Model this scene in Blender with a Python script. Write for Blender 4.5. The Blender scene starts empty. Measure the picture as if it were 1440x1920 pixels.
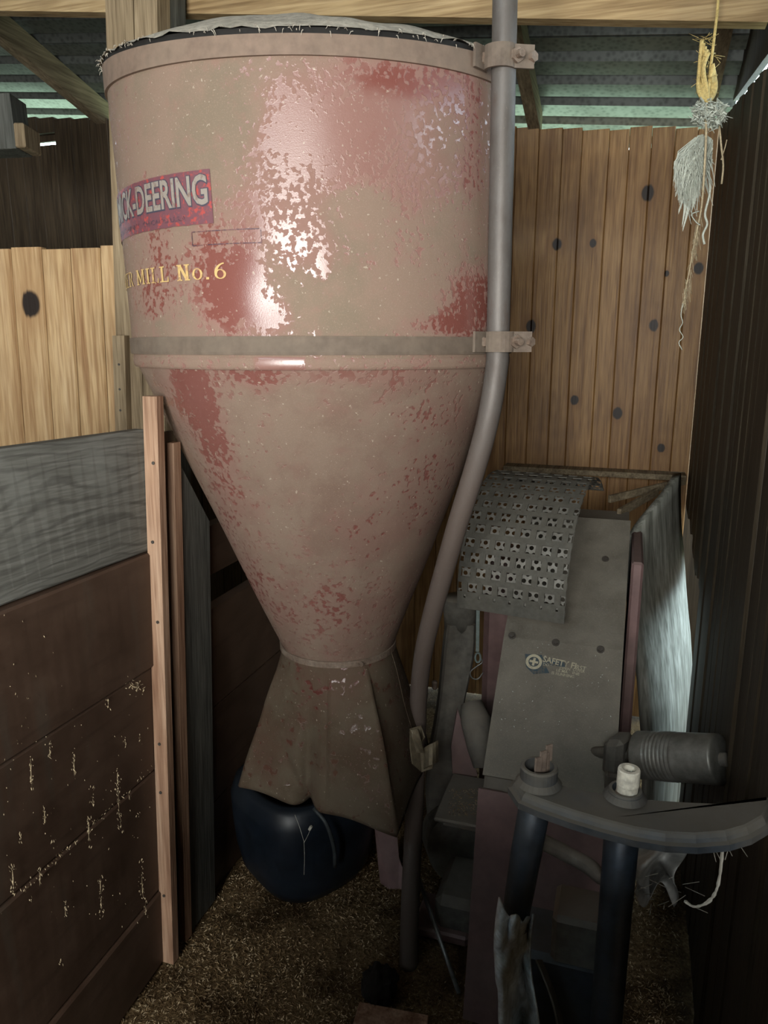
import bpy, bmesh, math, random
from mathutils import Vector, Matrix, noise as mnoise

random.seed(7)
scene = bpy.context.scene
COL = scene.collection
PI = math.pi

# ------------------------------------------------------------------ camera
EYE = Vector((0.0, 0.0, 1.55))
FPX = 1400.0                       # focal length in pixels of the 1440x1920 frame
PITCH = math.radians(12.5)
cam_d = bpy.data.cameras.new('camera')
cam_d.sensor_fit = 'VERTICAL'
cam_d.sensor_height = 32.0
cam_d.lens = FPX / 1920.0 * 32.0
cam_d.clip_start = 0.02
cam = bpy.data.objects.new('camera', cam_d)
cam.location = EYE
cam.rotation_euler = (PI / 2 - PITCH, 0, 0)
COL.objects.link(cam)
scene.camera = cam

# ------------------------------------------------------------------ world, daylight, exposure
world = bpy.data.worlds.new('world')
scene.world = world
world.use_nodes = True
bg = world.node_tree.nodes['Background']
bg.inputs[0].default_value = (0.72, 0.90, 1.0, 1)
bg.inputs[1].default_value = 12.0

sun_d = bpy.data.lights.new('sun', 'SUN')
sun_d.energy = 5.0
sun_d.angle = 0.02
sun_d.color = (1.0, 0.95, 0.85)
sun = bpy.data.objects.new('sun', sun_d)
sun.rotation_euler = Vector((-0.15, -0.75, -0.62)).to_track_quat('-Z', 'Y').to_euler()
COL.objects.link(sun)

# daylight standing in the open barn door behind the photographer
door_d = bpy.data.lights.new('doorway_daylight', 'AREA')
door_d.shape = 'RECTANGLE'
door_d.size = 1.6
door_d.size_y = 1.62
door_d.energy = 158.0
door_d.color = (1.0, 0.98, 0.925)
door = bpy.data.objects.new('doorway_daylight', door_d)
door.location = (-0.62, -1.50, 1.52)
door.rotation_euler = (PI / 2, 0, 0)
COL.objects.link(door)

scene.view_settings.view_transform = 'Standard'
scene.view_settings.look = 'None'
scene.view_settings.exposure = 0.0
scene.view_settings.gamma = 1.0
scene.view_settings.use_curve_mapping = False
scene.cycles.adaptive_threshold = 0.04
scene.cycles.max_bounces = 5
scene.cycles.diffuse_bounces = 3
scene.cycles.glossy_bounces = 2
scene.cycles.transmission_bounces = 2
scene.cycles.transparent_max_bounces = 6
scene.cycles.caustics_reflective = False
scene.cycles.caustics_refractive = False

# ------------------------------------------------------------------ geometry frame of the barn
YAW = math.radians(18.0)
CN, SN = math.cos(YAW), math.sin(YAW)
NV = Vector((CN, -SN, 0))          # along the back wall, towards the right
WV = Vector((SN, CN, 0))           # along the side walls, towards the back
ZV = Vector((0, 0, 1))
cP, sP = math.cos(PITCH), math.sin(PITCH)


def ray(u, v):
    x = (u - 720.0) / FPX
    y = (960.0 - v) / FPX
    return Vector((x, cP + y * sP, -sP + y * cP))


def at(u, v, Y):
    d = ray(u, v)
    return EYE + d * (Y / d.y)


def on_z(u, v, z):
    d = ray(u, v)
    return EYE + d * ((z - EYE.z) / d.z)


def on_plane(u, v, p, n):
    d = ray(u, v)
    return EYE + d * ((p - EYE).dot(n) / d.dot(n))


# ------------------------------------------------------------------ node helpers
class NT:
    def __init__(self, name, rough=0.8, metal=0.0, spec=0.5):
        self.m = bpy.data.materials.new(name)
        self.m.use_nodes = True
        self.t = self.m.node_tree
        self.b = self.t.nodes['Principled BSDF']
        self.b.inputs['Roughness'].default_value = rough
        self.b.inputs['Metallic'].default_value = metal
        self.b.inputs['Specular IOR Level'].default_value = spec

    def n(self, kind):
        return self.t.nodes.new(kind)

    def put(self, sock, val):
        if hasattr(val, 'links') or isinstance(val, bpy.types.NodeSocket):
            self.t.links.new(val, sock)
        elif isinstance(val, (tuple, list)) and sock.type == 'RGBA' and len(val) == 3:
            sock.default_value = (*val, 1)
        else:
            sock.default_value = val

    def pos(self):
        g = self.n('ShaderNodeNewGeometry')
        mp = self.n('ShaderNodeMapping')
        mp.inputs['Rotation'].default_value = (0, 0, YAW)
        self.t.links.new(g.outputs['Position'], mp.inputs['Vector'])
        return mp.outputs[0]

    def objco(self):
        return self.n('ShaderNodeTexCoord').outputs['Object']

    def rnd(self):
        return self.n('ShaderNodeObjectInfo').outputs['Random']

    def vm(self, op, a, b):
        k = self.n('ShaderNodeVectorMath')
        k.operation = op
        self.put(k.inputs[0], a)
        self.put(k.inputs[1], b)
        return k.outputs['Value'] if op in ('LENGTH', 'DISTANCE', 'DOT_PRODUCT') else k.outputs[0]

    def ma(self, op, a, b=0.0, c=None, clamp=False):
        k = self.n('ShaderNodeMath')
        k.operation = op
        k.use_clamp = clamp
        self.put(k.inputs[0], a)
        self.put(k.inputs[1], b)
        if c is not None:
            self.put(k.inputs[2], c)
        return k.outputs[0]

    def noise(self, vec, scale, detail=4.0, rough=0.55, dist=0.0):
        k = self.n('ShaderNodeTexNoise')
        self.put(k.inputs['Vector'], vec)
        k.inputs['Scale'].default_value = scale
        k.inputs['Detail'].default_value = detail
        k.inputs['Roughness'].default_value = rough
        k.inputs['Distortion'].default_value = dist
        return k.outputs['Fac']

    def wave(self, vec, scale, dist, detail=2.0, dscale=1.0, axis='X'):
        k = self.n('ShaderNodeTexWave')
        k.bands_direction = axis
        self.put(k.inputs['Vector'], vec)
        k.inputs['Scale'].default_value = scale
        k.inputs['Distortion'].default_value = dist
        k.inputs['Detail'].default_value = detail
        k.inputs['Detail Scale'].default_value = dscale
        return k.outputs['Fac']

    def voro(self, vec, scale, feature='F1'):
        k = self.n('ShaderNodeTexVoronoi')
        k.feature = feature
        self.put(k.inputs['Vector'], vec)
        k.inputs['Scale'].default_value = scale
        return k.outputs['Distance']

    def ramp(self, fac, stops, interp='LINEAR'):
        k = self.n('ShaderNodeValToRGB')
        k.color_ramp.interpolation = interp
        el = k.color_ramp.elements
        while len(el) < len(stops):
            el.new(0.5)
        for e, (p, c) in zip(el, stops):
            e.position = p
            e.color = (c, c, c, 1) if isinstance(c, (int, float)) else (*c, 1)
        self.put(k.inputs[0], fac)
        return k.outputs[0]

    def step(self, x, lo, hi):
        k = self.n('ShaderNodeMapRange')
        k.interpolation_type = 'SMOOTHSTEP'
        self.put(k.inputs[0], x)
        k.inputs[1].default_value = lo
        k.inputs[2].default_value = hi
        return k.outputs[0]

    def mix(self, fac, a, b, mode='MIX'):
        k = self.n('ShaderNodeMix')
        k.data_type = 'RGBA'
        k.blend_type = mode
        self.put(k.inputs[0], fac)
        self.put(k.inputs[6], a)
        self.put(k.inputs[7], b)
        return k.outputs[2]

    def mixf(self, fac, a, b):
        k = self.n('ShaderNodeMix')
        self.put(k.inputs[0], fac)
        self.put(k.inputs[2], a)
        self.put(k.inputs[3], b)
        return k.outputs[0]

    def attr(self, name):
        k = self.n('ShaderNodeAttribute')
        k.attribute_name = name
        return k.outputs['Fac']

    def color(self, c):
        self.put(self.b.inputs['Base Color'], c)

    def rough(self, c):
        self.put(self.b.inputs['Roughness'], c)

    def bump(self, h, strength=0.4, dist=0.01):
        k = self.n('ShaderNodeBump')
        k.inputs['Strength'].default_value = strength
        k.inputs['Distance'].default_value = dist
        self.put(k.inputs['Height'], h)
        self.t.links.new(k.outputs[0], self.b.inputs['Normal'])


def wood(name, dark, mid, light, grain='z', knots=(), rough=0.75, vary=0.5, dirt=0.3, fine=1.0, dirtcol=(0.05, 0.035, 0.022)):
    """Wooden board; the grain runs along the barn axis named; knots are (s, z, radius) on the barn's s/z plane."""
    k = NT(name, rough, 0, 0.35)
    p = k.pos()
    r = k.rnd()
    off = k.n('ShaderNodeCombineXYZ')
    k.put(off.inputs[0], k.ma('MULTIPLY', r, 37.0))
    k.put(off.inputs[1], k.ma('MULTIPLY', r, 91.0))
    k.put(off.inputs[2], k.ma('MULTIPLY', r, 13.0))
    q = p
    sc = {'z': (34, 34, 1.6), 's': (1.6, 34, 34), 'w': (34, 1.6, 34)}[grain]
    g = k.vm('ADD', k.vm('MULTIPLY', q, tuple(a * fine for a in sc)), off.outputs[0])
    n1 = k.noise(g, 1.0, 3, 0.6, 0.4)
    g2 = k.vm('ADD', k.vm('MULTIPLY', q, tuple(a * fine * 4 for a in sc)), off.outputs[0])
    n2 = k.noise(g2, 1.0, 2, 0.6)
    c = k.ramp(n1, [(0.25, dark), (0.5, mid), (0.75, light)])
    c = k.mix(k.ramp(n2, [(0.3, 0.55), (0.62, 0.0)]), c, dark, 'MULTIPLY')
    c = k.mix(k.ma('MULTIPLY', k.ma('SUBTRACT', r, 0.3), vary, clamp=True), c, dark)
    big = k.noise(p, 3.0, 3, 0.6)
    c = k.mix(k.ma('MULTIPLY', k.step(big, 0.45, 0.75), dirt), c, dirtcol)
    for (s, z, rad) in knots:
        d = k.vm('MULTIPLY', k.vm('SUBTRACT', p, (s, 0, z)), (1.0 / rad, 0, 0.78 / rad))
        ln = k.ma('ADD', k.vm('LENGTH', d, (0, 0, 0)), k.ma('MULTIPLY', k.ma('SUBTRACT', n1, 0.5), 0.8))
        c = k.mix(k.ma('SUBTRACT', 0.5, k.ma('MULTIPLY', k.step(ln, 1.0, 2.6), 0.5)), c, dark)
        c = k.mix(k.ma('SUBTRACT', 1.0, k.step(ln, 0.75, 1.1)), c, (0.018, 0.011, 0.008))
    k.color(c)
    k.bump(k.ma('ADD', n1, n2), 0.25, 0.004)
    return k.m


def plain(name, col, rough=0.8, metal=0.0, var=0.35, scale=25.0, bump=0.2, dust=None, dustamt=0.5):
    k = NT(name, rough, metal, 0.4)
    p = k.pos()
    n1 = k.noise(p, scale, 5, 0.6)
    n2 = k.noise(p, scale * 0.2, 4, 0.6)
    lo = tuple(a * (1 - var) for a in col)
    hi = tuple(min(1, a * (1 + var)) for a in col)
    c = k.ramp(n1, [(0.3, lo), (0.7, hi)])
    if dust:
        g = k.n('ShaderNodeNewGeometry')
        up = k.n('ShaderNodeSeparateXYZ')
        k.t.links.new(g.outputs['True Normal'], up.inputs[0])
        f = k.ma('MULTIPLY', k.step(k.ma('ADD', n2, k.ma('MULTIPLY', up.outputs[2], 0.25)), 0.35, 0.8), dustamt)
        c = k.mix(f, c, dust)
        k.rough(k.mixf(f, rough, 0.9))
    k.color(c)
    k.bump(n1, bump, 0.003)
    return k.m


# ------------------------------------------------------------------ mesh helpers
def link(name, me, mat, parent=None, loc=(0, 0, 0)):
    o = bpy.data.objects.new(name, me)
    COL.objects.link(o)
    o.location = loc
    if mat is not None:
        if isinstance(mat, (list, tuple)):
            for m in mat:
                me.materials.append(m)
        else:
            me.materials.append(mat)
    if parent is not None:
        o.parent = parent
    return o


class Thing:
    """An Empty at the thing's base; its parts are meshes given in world coordinates."""

    def __init__(self, name, loc, label=None, cat=None, group=None, kind=None):
        self.o = bpy.data.objects.new(name, None)
        self.o.empty_display_size = 0.05
        COL.objects.link(self.o)
        self.loc = Vector(loc)
        self.o.location = self.loc
        tag(self.o, label, cat, group, kind)

    def part(self, name, vf, mat, parent=None, smooth=False, label=None):
        vs, fs = vf
        me = bpy.data.meshes.new(name)
        me.from_pydata([tuple(Vector(v) - self.loc) for v in vs], [], fs)
        if smooth:
            me.polygons.foreach_set('use_smooth', [True] * len(me.polygons))
        me.update()
        o = link(name, me, mat, parent or self.o)
        if label:
            o['label'] = label
        return o


def tag(o, label=None, cat=None, group=None, kind=None):
    if label:
        o['label'] = label
    if cat:
        o['category'] = cat
    if group:
        o['group'] = group
    if kind:
        o['kind'] = kind
    return o


def single(name, vf, mat, base, label=None, cat=None, group=None, kind=None, smooth=False):
    vs, fs = vf
    base = Vector(base)
    me = bpy.data.meshes.new(name)
    me.from_pydata([tuple(Vector(v) - base) for v in vs], [], fs)
    if smooth:
        me.polygons.foreach_set('use_smooth', [True] * len(me.polygons))
    me.update()
    o = link(name, me, mat, None, base)
    return tag(o, label, cat, group, kind)


def join(*vfs):
    V, F = [], []
    for vs, fs in vfs:
        b = len(V)
        V += [Vector(v) for v in vs]
        F += [tuple(i + b for i in f) for f in fs]
    return V, F


BOXF = [(0, 3, 2, 1), (4, 5, 6, 7), (0, 1, 5, 4), (1, 2, 6, 5), (2, 3, 7, 6), (3, 0, 4, 7)]


def box8(p):
    return list(p), list(BOXF)


def obox(c, ax, ay, az, sx, sy, sz):
    """Oriented box from its centre, axes and full sizes."""
    c = Vector(c)
    ax, ay, az = Vector(ax).normalized() * sx / 2, Vector(ay).normalized() * sy / 2, Vector(az).normalized() * sz / 2
    return box8([c - ax - ay - az, c + ax - ay - az, c + ax + ay - az, c - ax + ay - az,
                 c - ax - ay + az, c + ax - ay + az, c + ax + ay + az, c - ax + ay + az])


def bbox(c, ax, ay, az, sx, sy, sz, bev=0.004):
    """Box with bevelled edges."""
    vs, fs = obox(c, ax, ay, az, sx, sy, sz)
    bm = bmesh.new()
    bv = [bm.verts.new(v) for v in vs]
    for f in fs:
        bm.faces.new([bv[i] for i in f])
    bmesh.ops.bevel(bm, geom=bm.edges[:], offset=bev, segments=1, affect='EDGES')
    bm.verts.index_update()
    r = [v.co.copy() for v in bm.verts], [tuple(v.index for v in f.verts) for f in bm.faces]
    bm.free()
    return r


def bar(a, b, w, t, up=(0, 0, 1), bev=0.002):
    a, b = Vector(a), Vector(b)
    d = (b - a)
    x = d.cross(Vector(up))
    if x.length < 1e-6:
        x = Vector((1, 0, 0))
    x.normalize()
    y = x.cross(d).normalized()
    return bbox((a + b) / 2, d, x, y, d.length, w, t, bev)


def tube(path, radii, seg=12, cap=True, flat=None):
    path = [Vector(p) for p in path]
    if not isinstance(radii, (list, tuple)):
        radii = [radii] * len(path)
    V, F = [], []
    ref = None
    for i, p in enumerate(path):
        d = path[min(i + 1, len(path) - 1)] - path[max(i - 1, 0)]
        d.normalize()
        if ref is None:
            ref = Vector((0, 0, 1)) if abs(d.z) < 0.9 else Vector((0, 1, 0))
        x = ref - d * ref.dot(d)
        if x.length < 1e-5:
            x = Vector((1, 0, 0)) - d * d.x
        x.normalize()
        ref = x
        y = d.cross(x)
        for k in range(seg):
            a = 2 * PI * k / seg
            V.append(p + (x * math.cos(a) + y * math.sin(a)) * radii[i])
    n = len(path)
    for i in range(n - 1):
        for k in range(seg):
            k2 = (k + 1) % seg
            F.append((i * seg + k, i * seg + k2, (i + 1) * seg + k2, (i + 1) * seg + k))
    if cap:
        F.append(tuple(range(seg - 1, -1, -1)))
        F.append(tuple((n - 1) * seg + k for k in range(seg)))
    return V, F


def smoothpath(pts, n=6):
    """Catmull-Rom through the points."""
    P = [Vector(p) for p in pts]
    P = [P[0] * 2 - P[1]] + P + [P[-1] * 2 - P[-2]]
    out = []
    for i in range(1, len(P) - 2):
        for j in range(n):
            t = j / n
            a, b, c, d = P[i - 1], P[i], P[i + 1], P[i + 2]
            out.append(0.5 * ((2 * b) + (c - a) * t + (2 * a - 5 * b + 4 * c - d) * t * t + (3 * b - a - 3 * c + d) * t ** 3))
    out.append(P[-2])
    return out


def disc(c, nrm, r, h, seg=12, r2=None):
    nrm = Vector(nrm).normalized()
    return tube([Vector(c), Vector(c) + nrm * h], [r, r2 if r2 is not None else r], seg)


def prism(poly, ext):
    """Closed prism: polygon (list of Vectors) extruded by vector ext."""
    n = len(poly)
    V = [Vector(p) for p in poly] + [Vector(p) + Vector(ext) for p in poly]
    F = [tuple(range(n - 1, -1, -1)), tuple(range(n, 2 * n))]
    for i in range(n):
        j = (i + 1) % n
        F.append((i, j, n + j, n + i))
    return V, F


def grid(nu, nv, fn, closed=False):
    V = [fn(i / (nu - (0 if closed else 1)), j / (nv - 1)) for j in range(nv) for i in range(nu)]
    F = []
    for j in range(nv - 1):
        for i in range(nu if closed else nu - 1):
            i2 = (i + 1) % nu
            F.append((j * nu + i, j * nu + i2, (j + 1) * nu + i2, (j + 1) * nu + i))
    return V, F


def solid(o, t, off=-1.0):
    m = o.modifiers.new('solidify', 'SOLIDIFY')
    m.thickness = t
    m.offset = off
    return o


def text_vf(s, offset=0.0):
    """Flat outline letters as a mesh, in the curve's own units."""
    cu = bpy.data.curves.new('lettering', 'FONT')
    cu.body = s
    cu.size = 1.0
    cu.offset = offset
    cu.resolution_u = 3
    o = bpy.data.objects.new('lettering', cu)
    COL.objects.link(o)
    dg = bpy.context.evaluated_depsgraph_get()
    me = o.evaluated_get(dg).to_mesh()
    r = [v.co.copy() for v in me.vertices], [tuple(p.vertices) for p in me.polygons]
    o.evaluated_get(dg).to_mesh_clear()
    bpy.data.objects.remove(o)
    bpy.data.curves.remove(cu)
    return r


def extent(vf):
    xs = [v.x for v in vf[0]]
    ys = [v.y for v in vf[0]]
    return min(xs), max(xs), min(ys), max(ys)


# ------------------------------------------------------------------ reference points
K = Vector((1.2, 2.9, 0))                  # far right corner of the barn


def bw(s, z, d=0.0):
    """Point on the back wall: s metres along from the corner, z up, d metres in front of it."""
    return K + NV * s - WV * d + ZV * z


def rw(w, z, d=0.0):
    """Point on the right wall: w metres from the corner towards the camera, d metres in front."""
    return K - WV * w - NV * d + ZV * z


def px_back(u, v):
    h = on_plane(u, v, K, WV)
    return (h - K).dot(NV), h.z


def roof_z(s, w):
    """Underside of the roof at s along the back wall and w metres from it towards the camera."""
    return 2.385 - 0.10 * s + 0.26 * w


# ------------------------------------------------------------------ materials
KN = []
for (u, v, r) in ((1214, 362, 11), (1044, 458, 10), (1112, 456, 6), (1310, 503, 9), (1250, 513, 5), (1226, 610, 9),
                  (1077, 750, 8), (1158, 775, 9), (1240, 840, 7), (995, 612, 10), (80, 357, 9), (82, 150, 5), (115, 290, 6)):
    s, z = px_back(u, v)
    KN.append((s + K.dot(NV), z, r * 0.0021))
M_PINE = wood('honey_pine', (0.19, 0.09, 0.03), (0.36, 0.205, 0.08), (0.45, 0.275, 0.12), 'z', KN, 0.5, 0.4, 0.6, 1.0, (0.10, 0.048, 0.02))
_kp = at(70, 571, 2.34)
M_PINE_L = wood('pale_pine', (0.36, 0.21, 0.10), (0.55, 0.38, 0.20), (0.66, 0.49, 0.29), 'z',
                [(_kp.dot(NV), _kp.z, 0.032)], 0.6, 0.35, 0.25)
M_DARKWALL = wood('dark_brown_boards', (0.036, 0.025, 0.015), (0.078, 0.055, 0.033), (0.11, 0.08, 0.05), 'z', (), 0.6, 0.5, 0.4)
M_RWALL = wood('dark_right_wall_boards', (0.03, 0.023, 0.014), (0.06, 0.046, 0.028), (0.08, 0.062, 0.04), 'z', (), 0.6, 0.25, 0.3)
M_POST = wood('post_wood', (0.16, 0.115, 0.065), (0.33, 0.25, 0.155), (0.42, 0.33, 0.21), 'z', (), 0.8, 0.2, 0.3)
M_BEAM = wood('beam_wood', (0.25, 0.16, 0.075), (0.46, 0.33, 0.17), (0.58, 0.44, 0.25), 's', (), 0.75, 0.2, 0.3)
M_LATH = wood('lath_wood', (0.26, 0.14, 0.085), (0.46, 0.29, 0.19), (0.58, 0.41, 0.29), 'z', (), 0.75, 0.2, 0.25)
M_RAFTER = wood('rafter_wood', (0.14, 0.11, 0.07), (0.25, 0.2, 0.13), (0.36, 0.3, 0.2), 'w', (), 0.8, 0.2, 0.3)
M_GREYWOOD = wood('grey_wood', (0.06, 0.062, 0.055), (0.115, 0.118, 0.105), (0.17, 0.17, 0.15), 'z', (), 0.8, 0.3, 0.25)


def mat_grey_plank():
    k = NT('weathered_grey_plank', 0.75, 0, 0.3)
    p = k.pos()
    big = k.noise(k.vm('MULTIPLY', p, (2.0, 1.6, 5.0)), 1.0, 2, 0.5)
    zz = k.n('ShaderNodeSeparateXYZ')
    k.t.links.new(p, zz.inputs[0])
    ph = k.ma('ADD', k.ma('MULTIPLY', zz.outputs[2], 260.0), k.ma('MULTIPLY', big, 70.0))
    ph = k.ma('ADD', ph, k.ma('MULTIPLY', k.noise(k.vm('MULTIPLY', p, (8, 6, 30)), 1.0, 3, 0.6), 9.0))
    wv = k.ma('ADD', k.ma('MULTIPLY', k.ma('SINE', ph), 0.5), 0.5)
    fine = k.noise(k.vm('MULTIPLY', p, (60, 3, 160)), 1.0, 3, 0.6)
    blot = k.noise(p, 5.0, 4, 0.6)
    c = k.ramp(fine, [(0.3, (0.105, 0.105, 0.092)), (0.7, (0.2, 0.2, 0.18))])
    c = k.mix(k.ramp(wv, [(0.0, 0.55), (0.3, 0.0)]), c, (0.06, 0.058, 0.052))
    c = k.mix(k.ma('MULTIPLY', k.step(blot, 0.5, 0.72), 0.45), c, (0.23, 0.24, 0.22))
    k.color(c)
    k.bump(fine, 0.2, 0.002)
    return k.m


def mat_brown_plank():
    k = NT('brown_painted_plank', 0.5, 0, 0.4)
    p = k.pos()
    n = k.noise(p, 9.0, 5, 0.6)
    f = k.noise(k.vm('MULTIPLY', p, (40, 3, 40)), 1.0, 4, 0.6)
    drip = k.noise(k.vm('MULTIPLY', p, (14, 14, 2)), 1.0, 4, 0.6)
    c = k.ramp(n, [(0.25, (0.062, 0.037, 0.025)), (0.55, (0.092, 0.056, 0.038)), (0.8, (0.125, 0.08, 0.054))])
    c = k.mix(k.ma('MULTIPLY', k.step(f, 0.5, 0.75), 0.35), c, (0.035, 0.02, 0.014))
    c = k.mix(k.ma('MULTIPLY', k.step(drip, 0.58, 0.72), 0.35), c, (0.075, 0.07, 0.055))
    k.color(c)
    k.rough(k.ramp(n, [(0.3, 0.42), (0.7, 0.65)]))
    k.bump(f, 0.2, 0.003)
    return k.m


M_GREYPLANK = mat_grey_plank()
M_BROWN = mat_brown_plank()


def mat_galv():
    k = NT('galvanised_roofing', 0.42, 0.5, 0.4)
    p = k.pos()
    v = k.voro(p, 55.0)
    n = k.noise(p, 6.0, 4, 0.6)
    c = k.ramp(v, [(0.1, (0.10, 0.112, 0.11)), (0.6, (0.19, 0.21, 0.205))])
    c = k.mix(k.ma('MULTIPLY', n, 0.5), c, (0.07, 0.075, 0.07))
    k.color(c)
    k.rough(k.ramp(n, [(0.3, 0.35), (0.7, 0.55)]))
    k.bump(v, 0.08, 0.002)
    return k.m


M_GALV = mat_galv()
M_GRASS = plain('grass', (0.26, 0.31, 0.2), 0.9, 0, 0.4, 8.0, 0.3)


def mat_floor():
    k = NT('chaff_covered_floor', 0.95, 0, 0.1)
    p = k.pos()
    n = k.noise(p, 120.0, 4, 0.7)
    b = k.noise(p, 5.0, 5, 0.6)
    c = k.ramp(n, [(0.3, (0.045, 0.03, 0.015)), (0.5, (0.15, 0.10, 0.05)), (0.75, (0.28, 0.2, 0.11))])
    c = k.mix(k.ma('MULTIPLY', k.step(b, 0.48, 0.62), 0.75), c, (0.035, 0.02, 0.008))
    k.color(c)
    k.bump(n, 0.8, 0.01)
    return k.m


def mat_husk():
    k = NT('oat_husk', 0.7, 0, 0.3)
    p = k.pos()
    w = k.n('ShaderNodeTexWhiteNoise')
    sn = k.vm('SNAP', p, (0.012, 0.012, 0.012))
    k.put(w.inputs['Vector'], sn)
    b = k.noise(p, 5.0, 5, 0.6)
    c = k.ramp(w.outputs['Value'], [(0.0, (0.09, 0.055, 0.025)), (0.5, (0.29, 0.20, 0.10)), (1.0, (0.56, 0.45, 0.29))])
    c = k.mix(k.ma('MULTIPLY', k.step(b, 0.48, 0.62), 0.6), c, (0.06, 0.033, 0.012))
    k.color(c)
    return k.m


M_STRAW = plain('pale_straw', (0.55, 0.45, 0.29), 0.7, 0, 0.45, 250, 0.1)
M_FLOOR = mat_floor()
M_HUSK = mat_husk()


def mat_wear(name, dust, pink, red, scale=1.0, dark_patch=(0.21, 0.16, 0.11)):
    """Red machine paint under dust: the 'clean' attribute says where the dust is gone."""
    k = NT(name, 0.6, 0, 0.5)
    p = k.objco()
    cl = k.attr('clean')
    rd = k.attr('red')
    n_sp = k.noise(p, 95.0 * scale, 2, 0.5)
    n_md = k.noise(p, 18.0 * scale, 4, 0.7)
    n_lo = k.noise(p, 6.0, 4, 0.65)
    n_fi = k.noise(p, 420.0, 2, 0.6)
    x = k.ma('ADD', cl, k.ma('MULTIPLY', k.ma('SUBTRACT', n_sp, 0.5), 2.6))
    x = k.ma('ADD', x, k.ma('MULTIPLY', k.ma('SUBTRACT', n_md, 0.5), 1.2))
    mask = k.step(x, 0.40, 0.66)
    d = k.mix(k.step(n_lo, 0.42, 0.66), dust, dark_patch)
    d = k.mix(k.ma('MULTIPLY', k.step(n_fi, 0.5, 0.75), 0.35), d, tuple(min(1, a * 1.5) for a in dust))
    d = k.mix(k.ma('MULTIPLY', k.step(k.ma('ADD', n_md, k.ma('MULTIPLY', rd, 0.3)), 0.5, 0.75), 0.45), d, pink)
    d = k.mix(k.ma('MULTIPLY', k.step(k.ma('ADD', cl, k.ma('MULTIPLY', k.ma('SUBTRACT', n_lo, 0.5), 0.8)), 0.15, 0.6), 0.75), d, pink)
    c2 = k.mix(k.step(k.ma('ADD', rd, k.ma('MULTIPLY', k.ma('SUBTRACT', n_md, 0.5), 0.9)), 0.25, 0.75), pink, red)
    c = k.mix(mask, d, c2)
    st = k.step(k.noise(p, 140.0, 2, 0.5), 0.69, 0.74)
    c = k.mix(k.ma('MULTIPLY', st, 0.5), c, (0.55, 0.48, 0.38))
    k.color(c)
    k.rough(k.mixf(mask, 0.82, 0.27))
    k.put(k.b.inputs['Specular IOR Level'], k.mixf(mask, 0.25, 0.9))
    k.bump(k.ma('ADD', k.ma('MULTIPLY', mask, -0.8), k.ma('MULTIPLY', n_fi, 0.25)), 0.35, 0.002)
    return k.m


M_DRUM = mat_wear('dusty_red_drum_paint', (0.25, 0.175, 0.133), (0.285, 0.155, 0.13), (0.215, 0.075, 0.06), 1.0, (0.21, 0.162, 0.118))
M_CONE = mat_wear('dusty_red_cone_paint', (0.235, 0.17, 0.13), (0.245, 0.142, 0.115), (0.205, 0.08, 0.066), 0.8, (0.195, 0.128, 0.098))
M_BAND = plain('dusty_steel_band', (0.205, 0.145, 0.11), 0.75, 0.0, 0.2, 40, 0.15, (0.235, 0.18, 0.135), 0.6)
M_CLAMP = plain('dusty_brown_clamp', (0.15, 0.115, 0.09), 0.75, 0.1, 0.25, 60, 0.3, (0.22, 0.18, 0.14), 0.6)
M_LOWBAND = plain('dusty_lower_band', (0.155, 0.118, 0.09), 0.75, 0.0, 0.2, 40, 0.15, (0.19, 0.155, 0.12), 0.6)
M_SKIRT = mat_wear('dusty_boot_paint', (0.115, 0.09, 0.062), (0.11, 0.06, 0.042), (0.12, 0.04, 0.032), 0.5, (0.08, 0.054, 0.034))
M_TORN = plain('torn_tin', (0.20, 0.165, 0.11), 0.7, 0.1, 0.3, 60)
M_FELT = plain('dust_felt', (0.46, 0.42, 0.35), 0.95, 0, 0.3, 60, 0.8)
M_BLACK = plain('black_gap', (0.012, 0.011, 0.01), 0.8)


def mat_pipe():
    k = NT('worn_steel_pipe', 0.42, 0.55, 0.5)
    p = k.pos()
    n = k.noise(k.vm('MULTIPLY', p, (25, 25, 9)), 1.0, 5, 0.65)
    f = k.noise(p, 180.0, 3, 0.6)
    z = k.n('ShaderNodeSeparateXYZ')
    k.t.links.new(p, z.inputs[0])
    low = k.step(k.ma('ADD', z.outputs[2], k.ma('MULTIPLY', k.ma('SUBTRACT', n, 0.5), 0.3)), 1.55, 1.15)
    c = k.ramp(n, [(0.3, (0.105, 0.09, 0.08)), (0.55, (0.145, 0.132, 0.122)), (0.8, (0.11, 0.08, 0.065))])
    c = k.mix(k.ma('MULTIPLY', low, 0.8), c, (0.145, 0.108, 0.09))
    c = k.mix(k.ma('MULTIPLY', k.step(f, 0.6, 0.8), 0.3), c, (0.3, 0.25, 0.21))
    k.color(c)
    k.rough(k.mixf(low, 0.55, 0.68))
    k.put(k.b.inputs['Metallic'], k.mixf(low, 0.3, 0.1))
    k.bump(f, 0.1, 0.002)
    return k.m


M_PIPE = mat_pipe()
M_RUST = plain('rusty_bolt', (0.2, 0.145, 0.11), 0.7, 0.35, 0.35, 120, 0.5, (0.38, 0.32, 0.26), 0.6)


def mat_cover():
    k = NT('dusty_mill_cover', 0.55, 0.2, 0.5)
    p = k.pos()
    n = k.noise(p, 14.0, 5, 0.65)
    f = k.noise(p, 260.0, 2, 0.6)
    c = k.ramp(n, [(0.3, (0.16, 0.145, 0.118)), (0.7, (0.235, 0.215, 0.175))])
    c = k.mix(k.ma('MULTIPLY', k.step(f, 0.5, 0.8), 0.5), c, (0.3, 0.27, 0.22))
    k.color(c)
    k.rough(k.ramp(n, [(0.3, 0.5), (0.7, 0.7)]))
    k.bump(f, 0.2, 0.002)
    return k.m


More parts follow.
